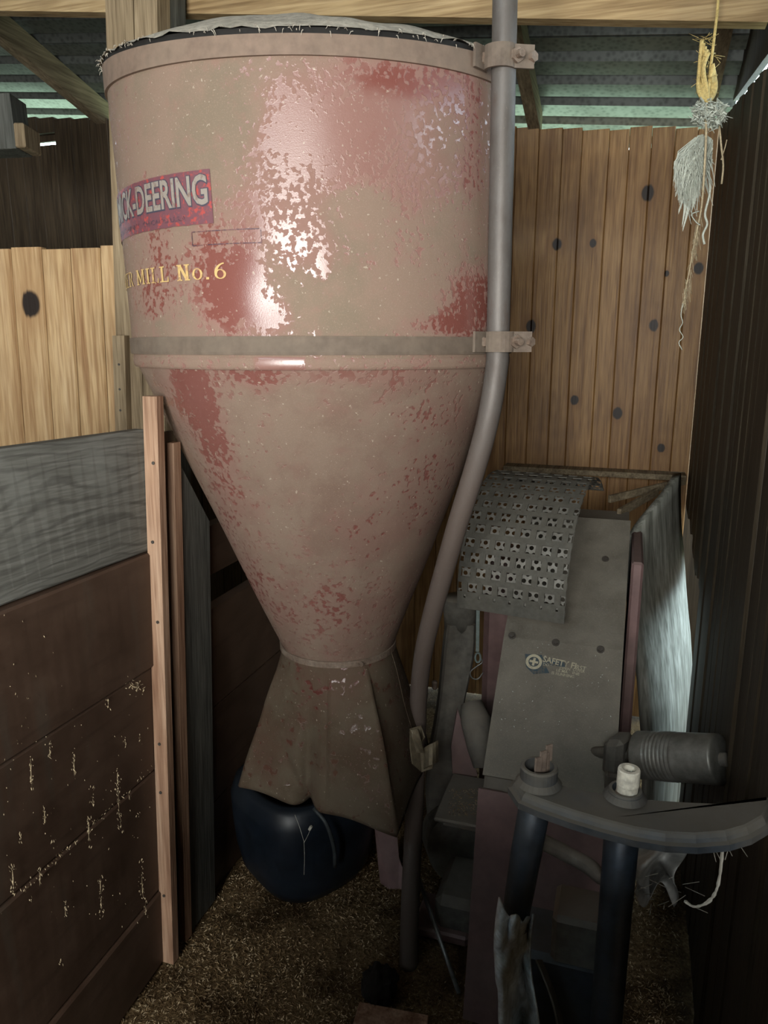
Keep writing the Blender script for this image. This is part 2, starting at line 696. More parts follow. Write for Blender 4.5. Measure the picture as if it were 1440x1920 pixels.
M_COVER = mat_cover()
M_MILLRED = plain('dull_red_mill_paint', (0.20, 0.125, 0.12), 0.45, 0.1, 0.2, 20, 0.1, (0.22, 0.17, 0.15), 0.5)
M_CAST = plain('dusty_grey_casting', (0.13, 0.125, 0.11), 0.8, 0.2, 0.35, 35, 0.5, (0.24, 0.21, 0.17), 0.7)
M_SCREEN = plain('dusty_screen_steel', (0.105, 0.102, 0.088), 0.65, 0.25, 0.25, 60, 0.2, (0.15, 0.14, 0.115), 0.5)
M_SCREENIN = plain('worn_inner_screen_steel', (0.215, 0.208, 0.185), 0.6, 0.3, 0.25, 60, 0.2)
M_BLUE = plain('dusty_blue_black_paint', (0.05, 0.068, 0.09), 0.45, 0.3, 0.4, 30, 0.25, (0.19, 0.172, 0.138), 0.75)
M_BLUEDK = plain('dark_blue_tube_paint', (0.03, 0.043, 0.062), 0.4, 0.3, 0.4, 30, 0.2, (0.12, 0.12, 0.11), 0.4)
M_TUB = plain('dark_blue_plastic', (0.006, 0.010, 0.017), 0.40, 0, 0.4, 14, 0.1, (0.03, 0.035, 0.04), 0.3)
M_TWINE = plain('sisal_twine', (0.5, 0.38, 0.15), 0.9, 0, 0.3, 200, 0.3)
M_FRAY = plain('frayed_white_cord', (0.50, 0.53, 0.46), 0.9, 0, 0.2, 200, 0.2)
M_TAIL = plain('dusty_twine', (0.45, 0.37, 0.24), 0.9, 0, 0.3, 200, 0.2)
M_WHITEPIPE = plain('flaking_white_paint', (0.72, 0.7, 0.6), 0.7, 0, 0.3, 90, 0.6)
M_SHIM = plain('brown_shim_wood', (0.2, 0.155, 0.125), 0.8, 0, 0.25, 90, 0.3)
M_SLAB = wood('grey_green_board', (0.14, 0.145, 0.12), (0.32, 0.33, 0.29), (0.52, 0.53, 0.48), 'z', (), 0.8, 0.1, 0.3, 0.7)
M_SACK = plain('weathered_sacking', (0.55, 0.60, 0.63), 0.6, 0, 0.45, 50, 0.5, (0.28, 0.24, 0.17), 0.6)
M_PULLEY = plain('worn_iron_pulley', (0.22, 0.225, 0.21), 0.4, 0.5, 0.3, 40, 0.2, (0.22, 0.2, 0.16), 0.3)
M_WEB = plain('dusty_cobweb', (0.5, 0.49, 0.43), 0.95, 0, 0.2, 60, 0.1)
M_NAIL = plain('nail_head', (0.085, 0.075, 0.065), 0.5, 0.3, 0.2, 80)
M_CLOD = plain('black_clod', (0.012, 0.01, 0.008), 0.9, 0, 0.4, 60, 0.8)
M_ROD = plain('grey_steel_rod', (0.22, 0.23, 0.23), 0.45, 0.6, 0.25, 60)
M_STRAP = plain('green_grey_strap', (0.16, 0.2, 0.19), 0.6, 0.1, 0.25, 60)


def mat_bag():
    k = NT('cloudy_plastic', 0.35, 0, 0.5)
    n = k.noise(k.pos(), 20.0, 4, 0.6)
    k.color(k.ramp(n, [(0.3, (0.4, 0.42, 0.42)), (0.7, (0.62, 0.64, 0.63))]))
    k.put(k.b.inputs['Alpha'], k.ramp(n, [(0.3, 0.55), (0.7, 0.9)]))
    return k.m


M_BAG = mat_bag()

# ------------------------------------------------------------------ floor and ground outside
def floor_fn(a, b):
    x = -3.6 + 6.4 * a
    y = -1.9 + 6.1 * b
    z = 0.012 * (mnoise.noise(Vector((x * 3, y * 3, 0))) + 0.6 * mnoise.noise(Vector((x * 9, y * 9, 2)))) - 0.012
    return Vector((x, y, z))


fl = single('floor', grid(120, 120, floor_fn), M_FLOOR, (0, 0, 0), kind='structure', smooth=True)
single('path', obox(rw(0.3, -0.035, -0.45), NV, WV, ZV, 0.85, 2.4, 0.04), plain('dry_earth', (0.10, 0.075, 0.05), 0.95, 0, 0.3, 30, 0.4), rw(0.3, -0.035, -0.45), kind='structure')
gr = single('ground', ([Vector((-30, -30, -0.06)), Vector((30, -30, -0.06)), Vector((30, 40, -0.06)), Vector((-30, 40, -0.06))], [(0, 1, 2, 3)]),
            M_GRASS, (0, 0, -0.06), kind='structure')

# ------------------------------------------------------------------ back wall: boards on a backing
wb = Thing('wall_back', bw(-1.5, 0), kind='structure')
H0 = px_back(62, 275)
H1 = px_back(100, 248)
hs0, hz0, hs1, hz1 = H0[0], H0[1], H1[0], H1[1]


def wall_top(s):
    return roof_z(s, 0) - 0.085 + (0.012 if s > -0.34 else 0.0)


def bslab(s0, s1, z0, z1):
    return box8([bw(s0, z0, -0.05), bw(s1, z0, -0.05), bw(s1, z0, -0.035), bw(s0, z0, -0.035),
                 bw(s0, z1, -0.05), bw(s1, z1, -0.05), bw(s1, z1, -0.035), bw(s0, z1, -0.035)])


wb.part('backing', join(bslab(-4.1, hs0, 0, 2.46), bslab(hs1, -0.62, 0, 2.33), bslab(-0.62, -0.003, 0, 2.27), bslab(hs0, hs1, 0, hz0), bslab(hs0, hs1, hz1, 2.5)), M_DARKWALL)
seams = [-0.002]
us = [1295, 1254, 1211, 1170, 1133, 1083, 1047, 1004, 962]
for u in us:
    seams.append(px_back(u, 420)[0])
s = seams[-1]
while s > -3.9:
    s -= 0.098
    seams.append(s)
for i in range(len(seams) - 1):
    s1, s0 = seams[i] - 0.0006, seams[i + 1] + 0.0006
    if abs(s1) < 0.02:
        s1 = -0.002
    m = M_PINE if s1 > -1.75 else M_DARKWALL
    dd = random.uniform(-0.001, 0.001)
    zt = wall_top((s0 + s1) / 2) + random.uniform(-0.002, 0.002)

    def plank_box(z0, z1, a=s0, b=s1):
        bv = 0.003
        poly = [(a, -0.035), (b, -0.035), (b, -0.003), (b - bv, dd), (a + bv, dd), (a, -0.003)]
        return prism([bw(q[0], z0, q[1]) for q in poly], ZV * (z1 - z0))
    if s0 < hs1 and s1 > hs0:
        wb.part('plank', plank_box(0, hz0), m)
        wb.part('plank', plank_box(hz1, zt), m)
    else:
        wb.part('plank', plank_box(0, zt), m)

# ledge board along the back wall and two loose laths by it
e0, e1 = px_back(950, 872), px_back(1284, 890)
ldg = Thing('trim_1', bw((e0[0] + e1[0]) / 2, 0), kind='structure')
ldg.part('ledge', bar(bw(e0[0], e0[1], 0.05), bw(e1[0], e1[1], 0.05), 0.09, 0.022), M_RAFTER)

# ------------------------------------------------------------------ right wall: vertical boards, broken away low by the corner
RWL = 2.20
HOLE_W, HOLE_Z0, HOLE_Z1 = 0.83, 0.78, 0.95


def rtop(w):
    return 2.335 - 0.155 * w


wr = Thing('wall_right', rw(RWL / 2, 0), kind='structure')
wr.part('backing', join(
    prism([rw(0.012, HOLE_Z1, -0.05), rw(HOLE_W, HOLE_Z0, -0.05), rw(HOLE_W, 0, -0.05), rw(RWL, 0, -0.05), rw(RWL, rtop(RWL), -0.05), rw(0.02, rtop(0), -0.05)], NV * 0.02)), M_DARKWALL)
w = 0.002
while w < RWL:
    wd = random.uniform(0.085, 0.115)
    a, b = w, min(w + wd - 0.004, RWL)
    za = 0.0
    zb = 0.0
    if a < HOLE_W:
        t = lambda q: HOLE_Z1 + (HOLE_Z0 - HOLE_Z1) * q / HOLE_W
        za, zb = t(a) + random.uniform(-.02, .02), t(min(b, HOLE_W)) + random.uniform(-.02, .02)
        if b > HOLE_W - 0.03:
            za = zb = 0.0
    d = random.uniform(-0.004, 0.004)
    bv = 0.006
    ra, rb = rtop(a), rtop(b)
    lower = [rw(a, za, -0.048), rw(b, zb, -0.048), rw(b, zb, d - bv), rw(b - bv, zb, d), rw(a + bv, za, d), rw(a, za, d - bv)]
    upper = [rw(a, ra, -0.048), rw(b, rb, -0.048), rw(b, rb, d - bv), rw(b - bv, rb, d), rw(a + bv, ra, d), rw(a, ra, d - bv)]
    F = [tuple(range(5, -1, -1)), tuple(range(6, 12))] + [(i, (i + 1) % 6, 6 + (i + 1) % 6, 6 + i) for i in range(6)]
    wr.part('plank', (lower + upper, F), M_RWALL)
    w += wd
# boards nailed on outside of the break, with slanting laths
OD = -0.62
wo = Thing('wall_outer', rw(0.4, 0, OD), kind='structure')
for i in range(13):
    a = -0.75 + i * 0.16
    wo.part('plank', prism([rw(a, 0, OD), rw(a + 0.155, 0, OD), rw(a + 0.155, 0, OD - .02), rw(a, 0, OD - .02)], ZV * 1.0), M_BROWN)
for i, (z0, z1) in enumerate(((1.12, 0.62), (0.95, 0.45), (0.76, 0.26))):
    single('slanting_lath', bar(rw(-0.55, z0, OD + .03), rw(0.5, z1, OD + .03), 0.03, 0.05, NV), M_LATH, rw(0.0, (z0 + z1) / 2, OD + .03),
           ['topmost slanting lath seen through the broken corner of the right wall', 'middle slanting lath seen through the broken corner of the right wall',
            'lowest slanting lath seen through the broken corner of the right wall'][i], 'lath', 'slanting laths behind the broken boards')
# light blocker added outside the corner, leaves only a short slit of daylight open
pc = K + NV * 0.03 + WV * 0.095
wcp = Thing('trim_2', pc, kind='structure')
wcp.part('corner_light_blocker', join(obox(pc + ZV * 0.80, NV, WV, ZV, 0.12, 0.08, 1.6), obox(pc + ZV * 2.15, NV, WV, ZV, 0.12, 0.08, 0.22)), M_DARKWALL)

# ------------------------------------------------------------------ roof of ribbed sheets, rafters and header beam
ceil = Thing('ceiling', (0, 1, 2.6), kind='structure')
RIB = 0.128


def roof_pt(s, w, h):
    return K + NV * s - WV * w + ZV * (roof_z(s, w) + h)


prof = [(0.0, 0.0), (0.036, 0.0), (0.05, 0.024), (0.078, 0.024), (0.092, 0.0)]
for k in range(9):
    w0 = -0.30 + k * RIB * 5
    if w0 > 5.2:
        break
    pts = []
    for j in range(5):
        for (a, h) in prof:
            pts.append((w0 + j * RIB + a, h))
    pts.append((w0 + 5 * RIB, 0.0))
    pts.append((w0 + 5 * RIB + 0.03, 0.0))
    V, F = [], []
    for (a, h) in pts:
        V.append(roof_pt(-4.4, a, h + 0.002 * k))
        V.append(roof_pt(0.045 if a < 2.08 else 2.6, a, h + 0.002 * k))
    for i in range(len(pts) - 1):
        F.append((2 * i, 2 * i + 1, 2 * i + 3, 2 * i + 2))
    sh = ceil.part('roof_sheet', (V, F), M_GALV)
    solid(sh, 0.0012, 1.0)


def rafter(name, s, w0, w1, hgt, wid, drop=0.004):
    a = roof_pt(s, w0, -drop)
    b = roof_pt(s, w1, -drop)
    x = NV * wid / 2
    t = Thing(name, (a + b) / 2, kind='structure')
    t.part('timber', box8([a - x - ZV * hgt, a + x - ZV * hgt, a + x, a - x, b - x - ZV * hgt, b + x - ZV * hgt, b + x, b - x]), M_RAFTER)


def s_of(u, v):
    return px_back(u, v)[0]


rafter('beam_1', s_of(1001, 243), -0.06, 1.2, 0.085, 0.045)
rafter('beam_2', -2.62, -0.06, 1.9, 0.10, 0.05)
rafter('beam_3', -0.05, -0.02, 0.75, 0.05, 0.05, 0.0)
# plate just above the right wall top, leaving a slit of light
pl = Thing('beam_4', rw(1.2, 2.3), kind='structure')
pl.part('timber', box8([rw(0.05, rtop(0.05) + 0.055, -0.05), rw(2.2, rtop(2.2) + 0.085, -0.05), rw(2.2, rtop(2.2) + 0.085, -0.03), rw(0.05, rtop(0.05) + 0.055, -0.03),
                        rw(0.05, roof_z(0, 0.05) + 0.12, -0.05), rw(2.2, roof_z(0, 2.2) - 0.01, -0.05), rw(2.2, roof_z(0, 2.2) - 0.01, -0.03), rw(0.05, roof_z(0, 0.05) + 0.12, -0.03)]), M_DARKWALL)
# header beam
b1 = at(1440, 41, 1.86)
b0 = b1 - NV * 2.9
b0.z = at(350, 11, 2.30).z + 0.14 * 1.25
hb = Thing('beam_5', (b0 + b1) / 2, kind='structure')
hh = Vector((0, 0, 0.24))
dp = WV * 0.042
hb.part('timber', box8([b0, b1, b1 + dp, b0 + dp, b0 + hh, b1 + hh, b1 + dp + hh, b0 + dp + hh]), M_BEAM)

# ------------------------------------------------------------------ left partition: planks, post, slide strips
def lean(z):
    return 0.036 * z


LB = Vector((-0.575, 1.644, 0))


def lp(z, t, deg, d=0.0):
    """Point on the left partition at height z, t metres from the post towards the camera."""
    a = math.radians(deg)
    return LB + Vector((lean(z), 0, 0)) + Vector((-math.sin(a), -math.cos(a), 0)) * t + Vector((math.cos(a), -math.sin(a), 0)) * d + ZV * z


wl = Thing('wall_left', LB, kind='structure')
zs = [(1.097, 1.372, 26.0, 22.0, 0.004), (0.817, 1.093, 20.5, 19.0, 0.010), (0.547, 0.814, 18.5, 18.0, 0.003), (0.212, 0.545, 17.5, 16.5, 0.004), (0.0, 0.209, 16.0, 15.5, 0.009)]
for i, (z0, z1, d1, d0, off) in enumerate(zs):
    L = 1.25
    nseg = 40
    V, F = [], []
    for j in range(nseg + 1):
        t = L * j / nseg
        wob = 0.0
        for (z, dg, dd) in ((z0, d0, off - 0.034), (z0, d0, off - 0.003), (z0 + 0.004, d0, off), (z1 - 0.005, d1, off), (z1, d1, off - 0.004), (z1, d1, off - 0.034)):
            V.append(lp(z + (wob if z > z0 + .01 else wob), t, dg, dd))
    for j in range(nseg):
        for q in range(6):
            q2 = (q + 1) % 6
            F.append((j * 6 + q, j * 6 + q2, (j + 1) * 6 + q2, (j + 1) * 6 + q))
    F.append(tuple(range(5, -1, -1)))
    F.append(tuple(nseg * 6 + q for q in range(6)))
    wl.part('plank', (V, F), M_GREYPLANK if i == 0 else M_BROWN)

# partition going on behind the slide strips, with a dark gap between its boards
def lf(z, t, d=0.0):
    return LB + Vector((lean(z) * 0.9, 0, 0)) + WV * t + NV * d + ZV * z


for (z0, z1) in ((0.0, 0.28), (0.285, 0.57), (0.575, 0.86), (0.957, 1.09)):
    wl.part('plank', box8([lf(z0, 0.20, -0.035), lf(z0, 1.62, -0.035), lf(z0, 1.62, 0), lf(z0, 0.20, 0), lf(z1, 0.20, -0.035), lf(z1, 1.62, -0.035), lf(z1, 1.62, 0), lf(z1, 0.20, 0)]), M_BROWN)

# slide strips and board at the partition end
def vstrip(name, th, x0, x1, y0, y1, z0, z1, mat, parent=None):
    """Vertical strip in n/w offsets from LB, following the lean."""
    def q(a, b, z):
        return LB + NV * a + WV * b + Vector((lean(z), 0, 0)) + ZV * z
    V = [q(x0, y0, z0), q(x1, y0, z0), q(x1, y1, z0), q(x0, y1, z0), q(x0, y0, z1), q(x1, y0, z1), q(x1, y1, z1), q(x0, y1, z1)]
    return th.part(name, (V, list(BOXF)), mat, parent)


jm = Thing('trim_3', LB + NV * 0.04, kind='structure')
st1 = vstrip('slide_strip', jm, 0.004, 0.040, -0.012, 0.012, 0.0, 1.445, M_LATH)
for zn in (0.2, 0.49, 0.62, 0.93, 1.12, 1.3):
    c = LB + NV * (0.022 + 0.006 * math.sin(zn * 50)) + WV * (-0.0125) + Vector((lean(zn), 0, zn))
    jm.part('nail', disc(c, -WV, 0.004, 0.0015, 8), M_NAIL, st1)
vstrip('slot_board', jm, 0.0, 0.012, 0.012, 0.09, 0.0, 1.36, M_DARKWALL)
vstrip('slide_strip', jm, 0.010, 0.030, 0.062, 0.09, 0.0, 1.335, M_LATH)
def jq(a, b, z):
    return LB + NV * a + WV * b + Vector((lean(z), 0, 0)) + ZV * z


jm.part('side_board', box8([jq(0.004, 0.092, 0), jq(0.022, 0.092, 0), jq(0.022, 0.225, 0), jq(0.004, 0.225, 0),
                            jq(0.004, 0.092, 1.29), jq(0.022, 0.092, 1.29), jq(0.022, 0.225, 1.115), jq(0.004, 0.225, 1.115)]), M_GREYWOOD)

# roof post
PB = Vector((-0.738, 2.20, 0))
pst = Thing('post_1', PB, kind='structure')
def postpt(a, b, z):
    return PB + NV * a + WV * b + Vector((0.045 * (z - 2.27), 0, z))
def postbox(x0, x1, y0, y1, z0, z1):
    return box8([postpt(x0, y0, z0), postpt(x1, y0, z0), postpt(x1, y1, z0), postpt(x0, y1, z0), postpt(x0, y0, z1), postpt(x1, y0, z1), postpt(x1, y1, z1), postpt(x0, y1, z1)])
pst.part('board', postbox(0.0, 0.085, 0.0, 0.06, 0.0, 2.84), M_POST)
pst.part('board', postbox(0.087, 0.156, 0.002, 0.06, 0.0, 2.84), M_POST)
pst.part('board', postbox(0.025, 0.154, 0.062, 0.138, 0.0, 2.84), M_GREYWOOD)
ck = pst.part('cleat', postbox(0.006, 0.046, -0.024, -0.001, 1.30, 1.58), M_POST)
for zn in (1.37, 1.43, 1.50):
    pst.part('nail', disc(postpt(0.026, -0.024, zn), -WV, 0.0035, 0.0015, 8), M_NAIL, ck)

# pale boarded panel in the next stall
pn = Thing('wall_stall', Vector((-1.1, 2.32, 0)), kind='structure')
pb = Vector((-0.752, 2.262, 0))
ptop = 1.832
t = 0.0
tw = [0.085, 0.095, 0.092, 0.1, 0.094, 0.1, 0.095, 0.1, 0.1, 0.1]
for i, wd in enumerate(tw):
    a, b = t, t + wd - 0.002
    bv = 0.004
    def pp(q, d, z):
        return pb - Vector((0.985, -0.17, 0)) * q - Vector((0.17, 0.985, 0)) * d + Vector((0.03 * (z - 1.5), 0, z))
    zt = ptop + random.uniform(-0.004, 0.004)
    ring = [(a, -0.03), (b, -0.03), (b, -0.006), (b - bv, 0.0), (a + bv, 0.0), (a, -0.006)]
    V = [pp(q, d, 0) for q, d in ring] + [pp(q, d, zt) for q, d in ring]
    F = [tuple(range(5, -1, -1)), tuple(range(6, 12))] + [(k, (k + 1) % 6, 6 + (k + 1) % 6, 6 + k) for k in range(6)]
    pn.part('plank', (V, F), M_PINE_L)
    t += wd

# joist end and bracket high in the next stall
j0, j1 = at(-60, 240, 2.75), at(40, 236, 2.75)
js = Thing('beam_6', (j0 + j1) / 2, kind='structure')
js.part('timber', bar(j0, j1, 0.12, 0.17), M_GREYWOOD)
js.part('end_block', bbox(at(52, 262, 2.72), (1, 0, 0), (0, 1, 0), (0, 0, 1), 0.035, 0.12, 0.075), M_POST)

# ------------------------------------------------------------------ rest of the barn, out of the frame
we = Thing('wall_entrance', (0, -1.6, 0), kind='structure')
we.part('boards', join(
    obox((-2.6, -1.62, 1.7), (1, 0, 0), (0, 1, 0), (0, 0, 1), 2.3, 0.06, 3.8),
    obox((1.75, -1.62, 1.7), (1, 0, 0), (0, 1, 0), (0, 0, 1), 2.5, 0.06, 3.8),
    obox((-0.42, -1.62, 3.05), (1, 0, 0), (0, 1, 0), (0, 0, 1), 1.86, 0.06, 1.1),
    obox((-0.42, -1.62, 0.35), (1, 0, 0), (0, 1, 0), (0, 0, 1), 1.86, 0.06, 0.7),
    obox((-0.42, -1.66, 1.6), (1, 0, 0), (0, 1, 0), (0, 0, 1), 1.86, 0.02, 1.8)), M_DARKWALL)
wf = Thing('wall_far_left', (-3.2, 1.5, 0), kind='structure')
wf.part('boards', obox((-3.0, 1.3, 1.7), (0, 1, 0), (1, 0, 0), (0, 0, 1), 6.0, 0.05, 3.6), M_DARKWALL)
wa = Thing('wall_aisle', (1.7, 0.0, 0), kind='structure')
e = rw(RWL, 0)
wa.part('boards', join(obox(e + NV * 0.75 + ZV * 1.7, NV, WV, ZV, 1.5, 0.04, 3.6), obox((2.0, -0.7, 1.7), (0, 1, 0), (1, 0, 0), (0, 0, 1), 2.0, 0.04, 3.6)), M_RWALL)
wga = Thing('shade_barrier', (0.0, 0.25, 0), kind='structure')   # unseen low barrier, added to shade the lower centre
for i in range(6):
    wga.part('board', bbox((-0.145, 0.2, 0.105 + i * 0.205), (1, 0, 0), (0, 1, 0), (0, 0, 1), 0.95, 0.03, 0.20), M_GREYWOOD)
for x in (-0.5, 0.1):
    wga.part('batten', bbox((x, 0.225, 0.6), (1, 0, 0), (0, 1, 0), (0, 0, 1), 0.08, 0.02, 1.2), M_GREYWOOD)

# ------------------------------------------------------------------ the red hopper
HC = Vector((-0.149, 1.914, 0))
HR = 0.456
hop = Thing('feed_hopper', HC, 'big dusty red sheet-metal hopper with tapering cone, hung on a bent steel pipe', 'hopper')


def axis(z):
    return HC + Vector((-0.03 * (z - 1.56), 0, z))


def drum_hit(u, v, R=HR):
    """Angle and height where the pixel's ray meets the drum; angle 0 faces the camera side."""
    z = 1.56
    for _ in range(4):
        a = axis(z)
        d = ray(u, v)
        ox, oy = EYE.x - a.x, EYE.y - a.y
        A = d.x * d.x + d.y * d.y
        B = 2 * (ox * d.x + oy * d.y)
        C = ox * ox + oy * oy - R * R
        D = B * B - 4 * A * C
        t = (-B - math.sqrt(max(D, 0))) / (2 * A)
        p = EYE + d * t
        z = p.z
    return math.atan2(p.x - a.x, -(p.y - a.y)), z


def drum_pt(th, z, R=HR):
    return axis(z) + Vector((math.sin(th) * R, -math.cos(th) * R, 0))


def tilt_b(th):
    return 2.050 + 0.10 * HR * (1 - math.cos(th))


def tilt_t(th):
    return 2.084 + 0.155 * HR * (1 - math.cos(th))


def blobs(lst):
    out = []
    for (u, v, ru, rv, cl, rd) in lst:
        th, z = drum_hit(u, v)
        th2, _ = drum_hit(u + ru, v)
        _, z2 = drum_hit(u, v - rv)
        out.append((th, z, max(abs(th2 - th), 0.02), max(abs(z2 - z), 0.01), cl, rd))
    return out


DB = blobs([
    (520, 260, 60, 110, 0.42, 0.05), (600, 240, 90, 90, 0.62, 0.05), (660, 330, 100, 120, 0.45, 0.1), (470, 400, 40, 60, 0.40, 0.3),
    (560, 460, 80, 70, 0.45, 0.2), (420, 560, 48, 62, 0.95, 1.0), (395, 470, 35, 60, 0.5, 0.9), (455, 520, 22, 60, 0.7, 0.7), (505, 590, 38, 34, 1.3, 0.45), (472, 520, 20, 40, 1.1, 0.5),
    (300, 480, 50, 80, 0.25, 0.7), (280, 560, 40, 60, 0.2, 0.6), (780, 320, 90, 130, 0.30, 0.1), (860, 150, 40, 70, 0.35, 0.9), (890, 300, 24, 90, 0.25, 0.8),
    (890, 570, 34, 60, 0.75, 0.95), (840, 610, 45, 20, 0.7, 0.9), (720, 200, 70, 60, 0.55, 0.0), (760, 150, 110, 40, 0.35, 0.6),
    (680, 400, 60, 60, -0.75, -0.2), (650, 560, 130, 55, -0.45, -0.3), (330, 230, 90, 110, -0.5, -0.2), (860, 440, 40, 60, -0.2, -0.1),
    (605, 500, 9, 26, 1.0, 0.0), (300, 620, 60, 12, -0.6, 0.0), (470, 210, 30, 50, -0.3, 0.0)])


def attr_fields(o, org, fn):
    me = o.data
    ca = me.attributes.new('clean', 'FLOAT', 'POINT')
    ra = me.attributes.new('red', 'FLOAT', 'POINT')
    for i, v in enumerate(me.vertices):
        c, r = fn(v.co + org)
        ca.data[i].value = c
        ra.data[i].value = r


def drum_field(p):
    a = axis(p.z)
    th = math.atan2(p.x - a.x, -(p.y - a.y))
    c, r = 0.12, 0.1
    for (t0, z0, rt, rz, cl, rd) in DB:
        g = math.exp(-((th - t0) / rt) ** 2 - ((p.z - z0) / rz) ** 2)
        c += cl * g
        r += rd * g
    return c, max(0, min(1, r))


SEG = 220


def drum_surf(a, b):
    th = 2 * PI * a
    z0, z1 = 1.512, tilt_t(th) - 0.012
    z = z0 + (z1 - z0) * b
    # shallow dent and general unevenness
    h, zc = drum_hit(520, 560)
    dt = (th if th < PI else th - 2 * PI)
    dent = 0.006 * math.exp(-((dt - h) / 0.12) ** 2 - ((z - zc) / 0.06) ** 2)
    un = 0.0015 * mnoise.noise(Vector((math.cos(th) * 3, math.sin(th) * 3, z * 5)))
    return drum_pt(th, z, HR - dent + un)


drum = hop.part('drum', grid(SEG, 96, drum_surf, True), M_DRUM, smooth=True)
attr_fields(drum, hop.loc, drum_field)


def band(z0f, z1f, r0, r1, n=160, bulge=0.0):
    """Hoop with an outer face, both edges turned in."""
    def fn(a, b):
        th = 2 * PI * a
        z0, z1 = z0f(th), z1f(th)
        tab = [(0.0, r0), (0.0, r1), (0.15, r1 + bulge), (0.85, r1 + bulge), (1.0, r1), (1.0, r0)]
        q, R = tab[int(round(b * 5))]
        return drum_pt(th, z0 + (z1 - z0) * q, R)
    return grid(n, 6, fn, True)


hop.part('rim_band', band(tilt_b, tilt_t, HR - 0.004, HR + 0.006), M_BAND, smooth=False)
hop.part('lower_band', band(lambda t: 1.534, lambda t: 1.569, HR - 0.004, HR + 0.005, bulge=0.0008), M_LOWBAND)
# rolled lip under the lower band
lipz = lambda t: 1.534


def lip(a, b):
    th = 2 * PI * a
    ang = -0.2 + b * 3.3
    return drum_pt(th, 1.519 + 0.014 * math.cos(ang), HR - 0.003 + 0.005 * math.sin(ang))


lipo = hop.part('rolled_lip', grid(160, 8, lip, True), M_DRUM, smooth=True)
attr_fields(lipo, hop.loc, lambda p: ((1.2, 0.3) if -0.22 < math.atan2(p.x - HC.x, -(p.y - HC.y)) < -0.02 else (0.25, 0.2)))

# cover of matted dust over a sheet on top
rs = random.Random(3)


def lid(a, b):
    th = 2 * PI * a
    rr = (HR + 0.010) * b
    nz = mnoise.noise(Vector((math.cos(th) * 5 * b, math.sin(th) * 5 * b, 3)))
    zr = tilt_t(th) + 0.012
    zc = tilt_t(PI / 2) + 0.055
    q = b ** 2.6
    z = zc * (1 - q) + zr * q + 0.012 * nz * (1 - b ** 8)
    ed = 0.006 * mnoise.noise(Vector((math.cos(th) * 14, math.sin(th) * 14, 1)))
    if b > 0.97:
        z += ed - 0.003
        rr += ed * 0.8
    return drum_pt(th, z, max(rr, 0.002))


lidv = grid(140, 24, lid, True)
hop.part('top_sheet', lidv, M_FELT, smooth=True, label='matted grey dust sheet over the hopper mouth')
hop.part('dark_gap_hoop', band(lambda t: tilt_t(t) - 0.002, lambda t: tilt_t(t) + 0.011, HR - 0.03, HR + 0.003), M_BLACK)  # black hoop standing in for the shaded gap below the sheet
fz = []
for i in range(110):
    th = rs.uniform(-1.5, 1.35)
    p = drum_pt(th, tilt_t(th) + rs.uniform(0.002, 0.014), HR + 0.010)
    q = p + Vector((rs.uniform(-.008, .008), rs.uniform(-.003, .001), rs.uniform(-0.010, 0.002)))
    fz.append(tube([p, (p + q) / 2 + Vector((0, -.002, .002)), q], [0.0010, 0.0007, 0.0003], 3))
hop.part('dust_fringe', join(*fz), M_FELT)['kind'] = 'stuff'

# cone
NZ, NR = 0.768, 0.152


def cone_surf(a, b):
    th = 2 * PI * a
    z = 1.512 + (NZ - 1.512) * b
    R = HR - 0.006 + (NR - HR + 0.006) * b
    un = 0.0025 * mnoise.noise(Vector((math.cos(th) * 3, math.sin(th) * 3, z * 5)))
    return drum_pt(th, z, R + un)


cone = hop.part('cone', grid(160, 90, cone_surf, True), M_CONE, smooth=True)


def cone_hit(u, v):
    t = 0.5
    d = ray(u, v)
    lo, hi = 0.6, 2.6
    best = None
    for i in range(400):
        q = lo + (hi - lo) * i / 400
        p = EYE + d * q
        f = (p.z - NZ) / (1.512 - NZ)
        a = axis(p.z)
        if math.hypot(p.x - a.x, p.y - a.y) < NR + (HR - NR) * f:
            return p
    return p


CB = []
for (u, v, ru, rv, cl, rd) in [(355, 730, 45, 60, 1.0, 1.0), (400, 830, 40, 80, 0.55, 0.9), (470, 700, 60, 30, 0.5, 0.8), (440, 960, 60, 90, 0.15, 0.5), (480, 1100, 50, 60, 0.3, 0.8),
                               (640, 700, 130, 18, 0.55, 0.35), (780, 760, 120, 60, 0.1, 0.35), (800, 900, 80, 100, 0.1, 0.7), (700, 1000, 100, 90, 0.0, 0.6), (620, 1150, 110, 70, 0.2, 0.6), (560, 800, 70, 70, -0.3, -0.1),
                               (760, 1030, 30, 50, -0.6, -0.3), (690, 820, 70, 70, -0.25, -0.2), (600, 930, 60, 60, -0.25, -0.2)]:
    p = cone_hit(u, v)
    CB.append((p, ru * 0.00115, rv * 0.00125, cl, rd))


def cone_field(p):
    c, r = 0.14, 0.12
    for (q, rx, rz, cl, rd) in CB:
        if p.y > 1.99:
            break
        g = math.exp(-((p.x - q.x) / rx) ** 2 - ((p.z - q.z) / rz) ** 2)
        c += cl * g
        r += rd * g
    return c, max(0, min(1, r))


attr_fields(cone, hop.loc, cone_field)


def collar(a, b):
    th = 2 * PI * a
    tab = [(NZ + 0.004, NR + 0.002), (NZ + 0.004, NR + 0.006), (NZ - 0.012, NR + 0.006), (NZ - 0.012, NR - 0.004)]
    z, R = tab[int(round(b * 3))]
    return drum_pt(th, z, R)


hop.part('neck_collar', grid(64, 4, collar, True), M_RUST)
hop.part('latch_bolt', disc(drum_pt(0.42, NZ - 0.004, NR + 0.004), Vector((0.4, -0.9, 0)), 0.006, 0.012, 6), M_RUST)

